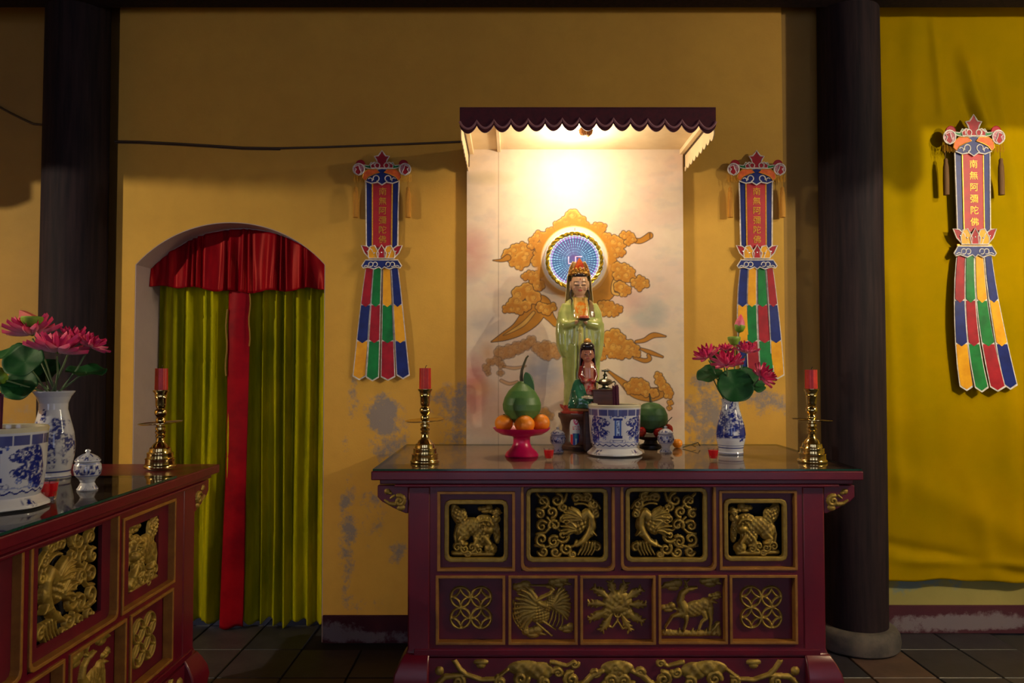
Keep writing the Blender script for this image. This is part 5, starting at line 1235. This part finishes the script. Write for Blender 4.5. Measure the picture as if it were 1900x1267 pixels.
lotus_leaf(at(46,672,y1-.10), ft(v1,top1,5), .066, (.95,.1,0), 'bright green leaf at the left front of the left vase', G1)
lotus_leaf(at(38,716,y1-.05), ft(v1,top1,6), .060, (1.05,.2,0), 'dark green leaf hanging lowest on the left vase', G1)
lotus_leaf(at(8,660,y1+.02), ft(v1,top1,7), .075, (.45,-.35,0), 'green leaf reaching past the left edge of the view', G1, .3)
lotus_leaf(at(160,691,y1+.0), ft(v1,top1,8), .066, (.25,.15,0), 'flat green leaf spreading right of the left vase', G1, .1)
lotus_leaf(at(84,690,y1+.08), ft(v1,top1,9), .055, (.9,0,0), 'dark green leaf at the back of the left vase', G1)
bud(at(12,706,y1-.09), ft(v1,top1,10), .05, .030, 'pale green closed bud low at the left edge of the view', True, G1, (0,-1.1,0))
# ================================================================ STATUES
def remesh(mb, name, voxel, m, fn, parent, loc=None, smooth_it=4):
    o = mb.build(name, m, None, False); md = o.modifiers.new('r', 'REMESH'); md.mode = 'VOXEL'; md.voxel_size = voxel
    if smooth_it:
        s = o.modifiers.new('s', 'SMOOTH'); s.iterations = smooth_it; s.factor = .5
    me = bpy.data.meshes.new_from_object(o.evaluated_get(bpy.context.evaluated_depsgraph_get())); bpy.data.objects.remove(o)
    me.name = name; me.polygons.foreach_set('use_smooth', [True]*len(me.polygons))
    n = len(me.vertices); co = np.empty(n*3); me.vertices.foreach_get('co', co); co = co.reshape(-1,3)
    if fn is not None:
        for a in list(me.color_attributes): me.color_attributes.remove(a)
        a = me.color_attributes.new('Col', 'FLOAT_COLOR', 'POINT'); a.data.foreach_set('color', np.concatenate([np.clip(fn(co),0,1), np.ones((n,1))], 1).astype(np.float32).ravel())
    if not me.materials: me.materials.append(m)
    return link(name, me, parent, 0, loc)
def loft(mb, rings, n=64, fold=None):
    vs = []
    for (z, cx, cy, rx, ry) in rings:
        for k in range(n):
            a = 2*PI*k/n; f = 1+(fold(a, z) if fold else 0); vs.append((cx+rx*f*math.sin(a), cy-ry*f*math.cos(a), z))
    fs = [(i*n+k, i*n+(k+1) % n, (i+1)*n+(k+1) % n, (i+1)*n+k) for i in range(len(rings)-1) for k in range(n)]
    fs += [tuple(range(n))[::-1], tuple((len(rings)-1)*n+k for k in range(n))]; return mb.add(vs, fs)
YS = -.235; us = (YS-CAMY)/F
sx0 = PX(1075, YS, 600)
def sz(py): return PZ(py, YS)
zbase = sz(766)
# pedestal of the big statue
pd = thing('pedestal', 'dark brown wooden pedestal under the tall green statue', 'pedestal', (sx0, YS, ZG)); hp = zbase-ZG
MB().lathe([(0,0),(.105,0),(.107,.012),(.098,.020),(.088,.04),(.085,hp*.6),(.095,hp-.03),(.104,hp-.016),(.104,hp-.0005),(0,hp-.0005)], 48).build('body', M['pedestal'], pd, 1)
st = thing('robed_statue', 'tall glazed statue in pale green robes and red-gold crown, holding a lotus bowl', 'statue', (sx0, YS, zbase))
def z_(py): return sz(py)-zbase
def w(px): return px*us
# lotus base with petals
MB().lathe([(0,0),(w(34),0),(w(36),.008),(w(30),.018),(w(26),.022),(0,.022)], 40).build('lotus_base', mat('salmon_glaze', L(196,84,70), .2, col2=L(170,60,56), ns=12, coat=.5), st, 1)
def bpet(u, v): 
    ww = .022*math.sin(PI*min(1, v*.9+.08)); x = (u-.5)*2*ww; return (x, -.062-.030*v-.006*math.cos(u*PI), .012+.018*v*v+.010*v)
pm = MB().grid(6, 6, bpet).build('base_petal', mat('coral_glaze', L(206,88,74), .2, col2=L(176,50,50), ns=12, coat=.5), st, 2, solid=.004)
for k in range(1, 14):
    o = pm.copy(); COL.objects.link(o); o.parent = st; o.rotation_euler = (0, 0, 2*PI*k/14)
B = MB()
def fold(a, z):
    t_ = max(0, min(1, (z_(560)-z)/(z_(560)-z_(660)))); return (.05*math.sin(11*a+3*math.sin(z*22))+.03*math.sin(23*a+z*30))*t_
rings = []
for py, cx, hwd, dp in ((757,1076,33,27),(745,1076,30,25),(725,1077,30,24),(700,1078,32,24),(670,1078,34,25),(655,1077,36,26),(640,1077,41,27),(615,1075.5,43,27),(595,1075,42.5,26),(580,1075,39,24),(567,1075,32,21),(558,1075,23,16),(550,1075,12,11),(545,1075,9.5,9.5),(538,1075,9,9)):
    rings.append((z_(py), w(cx-1075), .0, w(hwd), w(dp)))
loft(B, rings, 72, fold)
# sleeves: from shoulder down to the elbow and forward to the bowl, wide hanging mouths
for s in (-1, 1):
    B.tube([(s*w(25), -.01, z_(566)), (s*w(31), -.022, z_(582)), (s*w(32), -.036, z_(598)), (s*w(27), -.062, z_(605)), (s*w(16), -.080, z_(602)), (s*w(7), -.088, z_(598))], [w(8), w(9.5), w(10), w(8.5), w(6), w(3.6)], 16)
    rg = []
    for py, cx, rx, ry in ((600,33,11,.030),(620,33,11.5,.036),(640,32,11,.034),(652 if s < 0 else 660,30,9.5,.026),(662 if s < 0 else 676,28,6,.014)):
        rg.append((z_(py), s*w(cx), -.03, w(rx), ry))
    loft(B, rg, 28, lambda a, z: .07*math.sin(6*a))
    B.tube([(s*w(11), -.088, z_(600)), (s*w(4), -.098, z_(598))], [.008, .007], 10)
# robe edges, belt ribbon, pendants in relief
for s in (-1, 1): B.tube([(s*w(9), -.040, z_(553)), (s*w(11), -.056, z_(570)), (s*w(8), -.066, z_(590)), (s*w(9), -.070, z_(625)), (s*w(11), -.070, z_(680)), (s*w(14), -.064, z_(745))], .0055, 8)
B.tube([(0,-.072,z_(605)),(.004,-.075,z_(640)),(0,-.074,z_(690)),(.003,-.07,z_(735))], [.006,.008,.007,.004], 8)
for py in (612, 640, 668): B.ell((0,-.078,z_(py)), (.009,.006,.012), 10, 8)
for k in range(5): B.tube([(w(-26+k*3), -.05-.004*k, z_(640)), (w(-25+k*3), -.05-.004*k, z_(700)), (w(-27+k*3), -.046-.004*k, z_(752))], .0045, 6)
for k in range(4): B.tube([(w(16+k*4), -.058+.008*k, z_(630)), (w(17+k*3.5), -.056+.008*k, z_(690)), (w(19+k*3), -.05+.008*k, z_(750))], .0045, 6)
GRN = A_(150,166,84); GRN2 = A_(196,198,126)
def sfn(co):
    x, y, z = co.T; n = fbm(x*40+20, z*30, 5); c = GRN*(1-n[:,None])+GRN2*n[:,None]
    px_ = x/us+1075; py_ = np.interp(z, [z_(760), z_(700), z_(640), z_(580), z_(530)], [760,700,640,580,530])
    ch = (np.abs(px_-1076) < 13)*(py_ > 553)*(py_ < 592)*(y < -.02); c = mixm(c, ch*1., A_(226,178,90))
    ch2 = (np.hypot((px_-1077)/11, (py_-574)/13) < 1)*(y < -.02)*(fbm(x*130+9, z*130, 2) > .42); c = mixm(c, ch2*1., A_(232,134,44))
    c = mixm(c, ((py_ < 556)*(np.hypot(x, y) < w(13)))*1., A_(214,166,132))
    br_ = (np.abs(px_-1094-(py_-560)*.12) < 5)*(py_ > 556)*(py_ < 590)*(y < .01); c = mixm(c, br_*.85, A_(120,78,60))  # brownish shadow painted into the robe colour beside the chest
    hd = (np.abs(x) < w(11))*(y < -.084)*(py_ > 591)*(py_ < 604); c = mixm(c, hd*.9, A_(206,150,116))
    lo_ = np.clip((py_-735)/20, 0, 1); c = mixm(c, lo_*.6, A_(190,170,90))
    c = mixm(c, ((np.abs(x) < .012)*(y < -.072)*(py_ > 604)*(py_ < 740))*.7, A_(214,200,110)); return c
remesh(B, 'robed_body', .0042, M['glaze'], sfn, st, None, 2)
# lotus bowl with flower in the hands
MB().lathe([(0,0),(.012,0),(.026,.006),(.030,.012),(.028,.013),(0,.010)], 20, (w(5), -.100, z_(598))).build('bowl', mat('dark_glazed_bowl', L(70,52,50), .25, col2=L(40,34,38)), st, 1)
FL = MB()
for k in range(9):
    a = 2*PI*k/9; FL.ell((w(5)+.014*math.sin(a), -.100-.014*math.cos(a), z_(592)), (.009,.009,.012), 10, 8, Matrix.Rotation(.5, 3, Vector((math.cos(a), math.sin(a), 0))))
FL.build('lotus_flower', mat('red_orange_glaze', L(190,70,50), .25, col2=L(206,110,60), ns=20, coat=.4), st, 1)
# head
HZ = z_(527); hw_s = w(16.5)
H_ = MB(); H_.ell((0,0,0), (hw_s*.98, hw_s*1.08, w(24)), 32, 24); H_.ell((0,-.006,-w(13)), (hw_s*.72, hw_s*.8, w(11)), 20, 14)
H_.tube([(0,-hw_s*1.02,w(2)),(0,-hw_s*1.14,-w(4)),(0,-hw_s*1.18,-w(6.2))], [.0022,.0032,.0042], 8)
for s in (-1, 1):
    H_.ell((s*w(6.3), -hw_s*.93, w(-.6)), (w(4.2), .006, w(2.2)), 12, 8); H_.ell((s*w(1.8), -hw_s*1.09, -w(6.4)), (.0028,.003,.0024), 8, 6)
    H_.tube([(s*w(2.5), -hw_s*1.01, w(3.6)), (s*w(6.5), -hw_s*.96, w(5.2)), (s*w(11), -hw_s*.78, w(3.6))], [.0014,.0018,.001], 6)
    H_.ell((s*hw_s*1.02, .002, -w(3)), (w(1.8), w(3.4), w(8)), 10, 10); H_.ell((s*hw_s*1.02, .0, -w(12)), (w(1.6), w(2.2), w(4)), 10, 8)
    H_.ell((s*w(8.5), -hw_s*.72, -w(8)), (w(4.5), .007, w(5)), 10, 8)
for q, dz in ((1, -10.6), (-1, -12.4)): H_.ell((0, -hw_s*1.0, w(dz)), (w(4.2), .0045, w(1.3)), 12, 8)
def hfn(co):
    x, y, z = co.T; p, q = x/us, z/us; c = np.tile(A_(222,176,142), (len(co),1)); fr = (y < -hw_s*.35)
    n = fbm(x*60+5, z*60, 3); c = mixm(c, (n-.3)*.3, A_(190,130,104))
    lid = fr*(np.hypot((np.abs(p)-6.3)/4.6, (q+2.2)/.85) < 1)*(q < -1.6+.0); c = mixm(c, lid*1., A_(52,34,30))
    brow = fr*(np.abs(q-4.4+((np.abs(p)-6.8)/5.2)**2*1.3) < .75)*(np.abs(p) > 2.4)*(np.abs(p) < 11.5); c = mixm(c, brow*.9, A_(70,46,38))
    lips = fr*(np.hypot(p/4.0, (q+11.5)/2.0) < 1); c = mixm(c, lips*.85, A_(188,64,54))
    ck = np.clip(1-np.hypot((np.abs(p)-8.5)/5, (q+8)/5), 0, 1)*fr; c = mixm(c, ck*.4, A_(220,130,104))
    c = mixm(c, (np.hypot(p, (q-9))/1.3 < 1)*fr*1., A_(190,40,40))
    hair = (q > 13-.0*np.abs(p))|((y > -hw_s*.25)&(np.abs(p) < 15.6)&(q > -10))|((y > hw_s*.0)&(q > -18)); c = mixm(c, hair*1., A_(34,26,28)); return c
hd = remesh(H_, 'head', .0019, M['glaze'], hfn, st, (0,-.012,HZ), 2); hd.rotation_euler = (.12, 0, 0)
# hair over the crown of the head, veil behind, and crown
MB().ell((0,.012,HZ+w(4)), (hw_s*1.06, hw_s*1.05, w(23)), 24, 16).ell((0,-.010,HZ+w(15)), (hw_s*.97, hw_s*1.06, w(8)), 24, 14).build('hair', mat('dark_brown_glaze', L(52,36,34), .25, col2=L(34,24,26), coat=.4), st, 1)
V_ = MB()
V_.grid(20, 16, lambda u, v: ((hw_s*1.28+w(5)*v)*math.sin((u-.5)*PI*1.05), .012+(hw_s*1.05)*math.cos((u-.5)*PI*1.05)*.9+.0, HZ+w(18)-w(52)*v))
V_.grid(20, 10, lambda u, v: (w(20-9*v*v)*math.sin((u-.5)*PI*1.0), .014+w(14-6*v)*math.cos((u-.5)*PI)*.9, HZ+w(16)+w(27)*v))
V_.build('veil', mat('straw_glaze', L(214,186,120), .25, col2=L(190,160,90), ns=14, coat=.4), st, 2, solid=.004)
for s in (-1, 1): MB().tube([(s*w(15), -.02, HZ-w(12)), (s*w(18), -.035, HZ-w(22)), (s*w(15), -.052, HZ-w(32)), (s*w(16), -.06, HZ-w(40))], [.005,.004,.004,.0015], 8).build('hair_lock', M['wick'], st, 1)
CR = MB(); CR.lathe([(hw_s*1.02,0),(hw_s*1.12,.004),(hw_s*1.14,.014),(hw_s*1.05,.022),(hw_s*.9,.020)], 40, (0,-.004,HZ+w(15)), wave=lambda a, z: 1+.03*math.cos(16*a))
for k in range(7):
    a = (k-3)*.42; CR.ell((hw_s*1.02*math.sin(a), -.004-hw_s*1.02*math.cos(a), HZ+w(15)+.026-.004*abs(k-3)*.5), (.0075,.006,.013-.0012*abs(k-3)), 10, 8)
for k in range(9):
    a = (k-4)*.40; CR.ell((hw_s*1.16*math.sin(a), -.002-hw_s*1.14*math.cos(a), HZ+w(15)+.007), (.0045,.004,.0065), 8, 6)
CR.build('crown', mat('gold_glaze', L(190,140,50), .3, .5, col2=L(140,84,26), ns=60, bump=.4, bs=140), st, 1)
RD = MB(); RD.lathe([(0,0),(.026,.0),(.028,.012),(.023,.030),(.014,.050),(.006,.064),(0,.070)], 20, (0,-.012,HZ+w(22)), wave=lambda a, z: 1+.08*math.cos(7*a))
for k in range(3): RD.ell(((k-1)*.014, -.034, HZ+w(21)+(.010 if k == 1 else 0)), (.006,.005,.014), 8, 8)
RD.build('crown_top', mat('red_glaze', L(150,18,18), .2, col2=L(190,90,36), ns=40, coat=.5), st, 1)
# ---------------------------------------------------------------- small statue on its block
YM = -.40; um = (YM-CAMY)/F; mx0 = PX(1090, YM, 690); zb2 = PZ(757, YM)
bk = thing('wooden_block', 'brown wooden block behind the incense pot, carrying the small statue and metal burner', 'block', (PX(1098, YM+.0, 760), YM, ZG))
bxl = PX(1086, YM-.05, 790)-bk.location.x; bxr = PX(1058, YM-.05, 760)-bk.location.x
MB().box(bxl, .115, -.04, .05, 0, zb2-ZG-.0125).build('block_body', M['pedestal'], bk, bevel=.004)
MB().box(bxr, .125, -.05, .06, zb2-ZG-.012, zb2-ZG-.0005).build('top_plank', M['bead'], bk, bevel=.002)
sm = thing('small_statue', 'small dark-hooded statue in red-brown robe on a teal glazed rock', 'statue', (mx0, YM, zb2))
def y_(py): return PZ(py, YM)-zb2
def q_(px): return px*um
RK = MB()
loft(RK, [(0,q_(-6),0,q_(30),.050),(y_(748),q_(-7),0,q_(28),.048),(y_(738),q_(-8),0,q_(24),.044),(y_(725),q_(-12),0,q_(20),.036),(y_(712),q_(-16),0,q_(11),.026),(y_(703),q_(-17),0,q_(5),.014)], 32, lambda a, z: .10*math.sin(4*a+z*60)+.05*math.sin(9*a))
RK.ell((q_(4), -.030, y_(738)), (q_(17), .028, q_(7)), 16, 10)
def rfn(co):
    x, y, z = co.T; n = fbm(x*60+9, z*60, 3); c = A_(34,84,66)*(1-n[:,None])+A_(60,120,90)*n[:,None]
    m = (np.hypot((x-q_(2))/q_(15), (z-y_(736))/q_(3)) < 1)*(y < -.02); c = mixm(c, m*1., A_(206,190,160)); m = (np.hypot((x-q_(11))/q_(5), (z-y_(731))/q_(3)) < 1)*(y < -.02); return mixm(c, m*1., A_(190,80,70))
remesh(RK, 'rock_base', .004, M['glaze'], rfn, sm, None, 2)
SB = MB()
loft(SB, [(y_(752),q_(3),-.012,q_(15),.030),(y_(735),q_(3),-.010,q_(14),.030),(y_(715),q_(3),-.006,q_(13.5),.028),(y_(695),q_(2),-.004,q_(13),.026),(y_(682),q_(1.5),-.002,q_(13.5),.026),(y_(674),q_(1),0,q_(12),.024),(y_(668),0,0,q_(8),.018),(y_(664),0,0,q_(6),.016)], 40, lambda a, z: .03*math.sin(9*a))
for s in (-1, 1): SB.tube([(s*q_(11), -.004, y_(680)), (s*q_(14), -.016, y_(698)), (s*q_(9), -.034, y_(708)), (q_(2)+s*q_(2), -.040, y_(706))], [.012,.013,.011,.006], 12)
def bfn(co):
    x, y, z = co.T; px_ = x/um; n = fbm(x*80+4, z*80, 6); c = np.tile(A_(122,40,36), (len(co),1)); fr = (y < -.012)
    c = mixm(c, (np.abs(px_-2) < 8.5)*fr*1., A_(186,122,100)); zz_ = z
    nk = fr*(np.abs(px_-3) < 7)*(z > y_(726))*(z < y_(702))*(n > .42); c = mixm(c, nk*1., A_(170,44,44)); c = mixm(c, (n-.3)*.3, A_(90,40,36)); return c
remesh(SB, 'robed_body', .0032, M['glaze'], bfn, sm, None, 2)
HB = MB(); HB.ell((0,0,0), (q_(11.5), q_(12), q_(16)), 24, 18); HB.ell((0,-q_(4),-q_(8)), (q_(8), q_(8), q_(8)), 16, 12)
HB.tube([(0,-q_(11.4),q_(1)),(0,-q_(13),-q_(4))], [.0016,.0032], 8)
for s in (-1, 1): HB.ell((s*q_(4.4), -q_(10.8), q_(0)), (q_(2.6), .003, q_(1.4)), 10, 8); HB.ell((s*q_(11.4), 0, -q_(3)), (q_(1.5), q_(2.4), q_(5)), 8, 8)
HB.ell((0,-q_(11),-q_(8)), (q_(2.8), .003, q_(1.2)), 10, 8)
def hbf(co):
    x, y, z = co.T; p, q = x/um, z/um; c = np.tile(A_(176,112,92), (len(co),1)); fr = y < -.006
    c = mixm(c, fr*(np.hypot((np.abs(p)-4.4)/3, (q+.8)/.6) < 1)*.9, A_(60,36,34)); c = mixm(c, fr*(np.abs(q-3.4) < .5)*(np.abs(p) > 1.6)*(np.abs(p) < 7.5)*.7, A_(80,46,40)); c = mixm(c, fr*(np.hypot(p/3, (q+8)/1.4) < 1)*.8, A_(150,50,46))
    return mixm(c, ((q > 7)|(y > .008))*1., A_(40,26,30))
remesh(HB, 'head', .0018, M['glaze'], hbf, sm, (0,-.004,y_(657)), 2)
HD = MB(); HD.grid(24, 20, lambda u, v: ((q_(13)+q_(2.2)*v*v)*math.sin((u-.5)*PI*1.25)*(math.sin(PI/2*min(1, v*3.2+.02))), .004-(-(q_(13)))*math.cos((u-.5)*PI*1.25)*.9*(math.sin(PI/2*min(1, v*3.2+.02))), y_(636)-q_(52)*max(0, v-.06)))
HD.build('hood', mat('maroon_glaze', L(92,30,34), .3, col2=L(60,24,30), coat=.4), sm, 2, solid=.005)
HH = MB(); HH.ell((0,-.006,y_(643)), (q_(13), q_(13), q_(9)), 24, 14); HH.build('hair', mat('black_glaze', L(38,28,36), .25, col2=L(24,20,28), coat=.4), sm, 1)
HT = MB(); HT.lathe([(q_(7),0),(q_(7.5),.004),(q_(6),.012),(q_(3),.018),(0,.020)], 20, (0,-.004,y_(635))); HT.build('hair_ornament', mat('pale_gold_glaze', L(206,160,70), .3, .3, col2=L(180,120,50)), sm, 1)
# ---------------------------------------------------------------- metal burner and upper box
ub = thing('wooden_box', 'brown wooden box between the small statue and the incense sticks', 'box', (PX(1121, YM-.02, 740), YM-.02, zb2))
hb = PZ(722, YM-.02)-zb2; MB().box(-.055, .055, -.04, .04, 0, hb-.006).build('box_body', M['pedestal'], ub, bevel=.002); MB().box(-.058, .058, -.043, .043, hb-.006, hb-.0005).build('box_lid', M['pedestal'], ub, bevel=.002)
M['silver'] = mat('tarnished_silver', L(150,150,140), .25, 1, col2=L(90,88,80), ns=30, bump=.2, bs=80)
mbn = thing('metal_burner', 'small ornate silver metal burner with a finial on the wooden box', 'burner', (PX(1123, YM-.02, 720), YM-.02, zb2+hb))
MB().lathe([(0,0),(.030,0),(.030,.004),(.014,.010),(.012,.016),(.030,.024),(.034,.034),(.026,.044),(.010,.050),(.007,.058),(.011,.064),(.006,.070),(.004,.078),(.008,.083),(.003,.090),(0,.094)], 24, wave=lambda a, z: 1+.05*math.cos(8*a)).build('body', M['silver'], mbn, 1)
for s in (-1, 1): MB().tube([(s*.028,0,.030),(s*.042,0,.036),(s*.048,0,.028),(s*.044,0,.018),(s*.050,0,.012)], [.003,.004,.004,.003,.002], 8).build('handle', M['silver'], mbn, 1)
for s in (-1, 1): MB().ell((s*.010, -.004, .086), (.010,.004,.005), 10, 6).build('finial_leaf', M['silver'], mbn, 1)
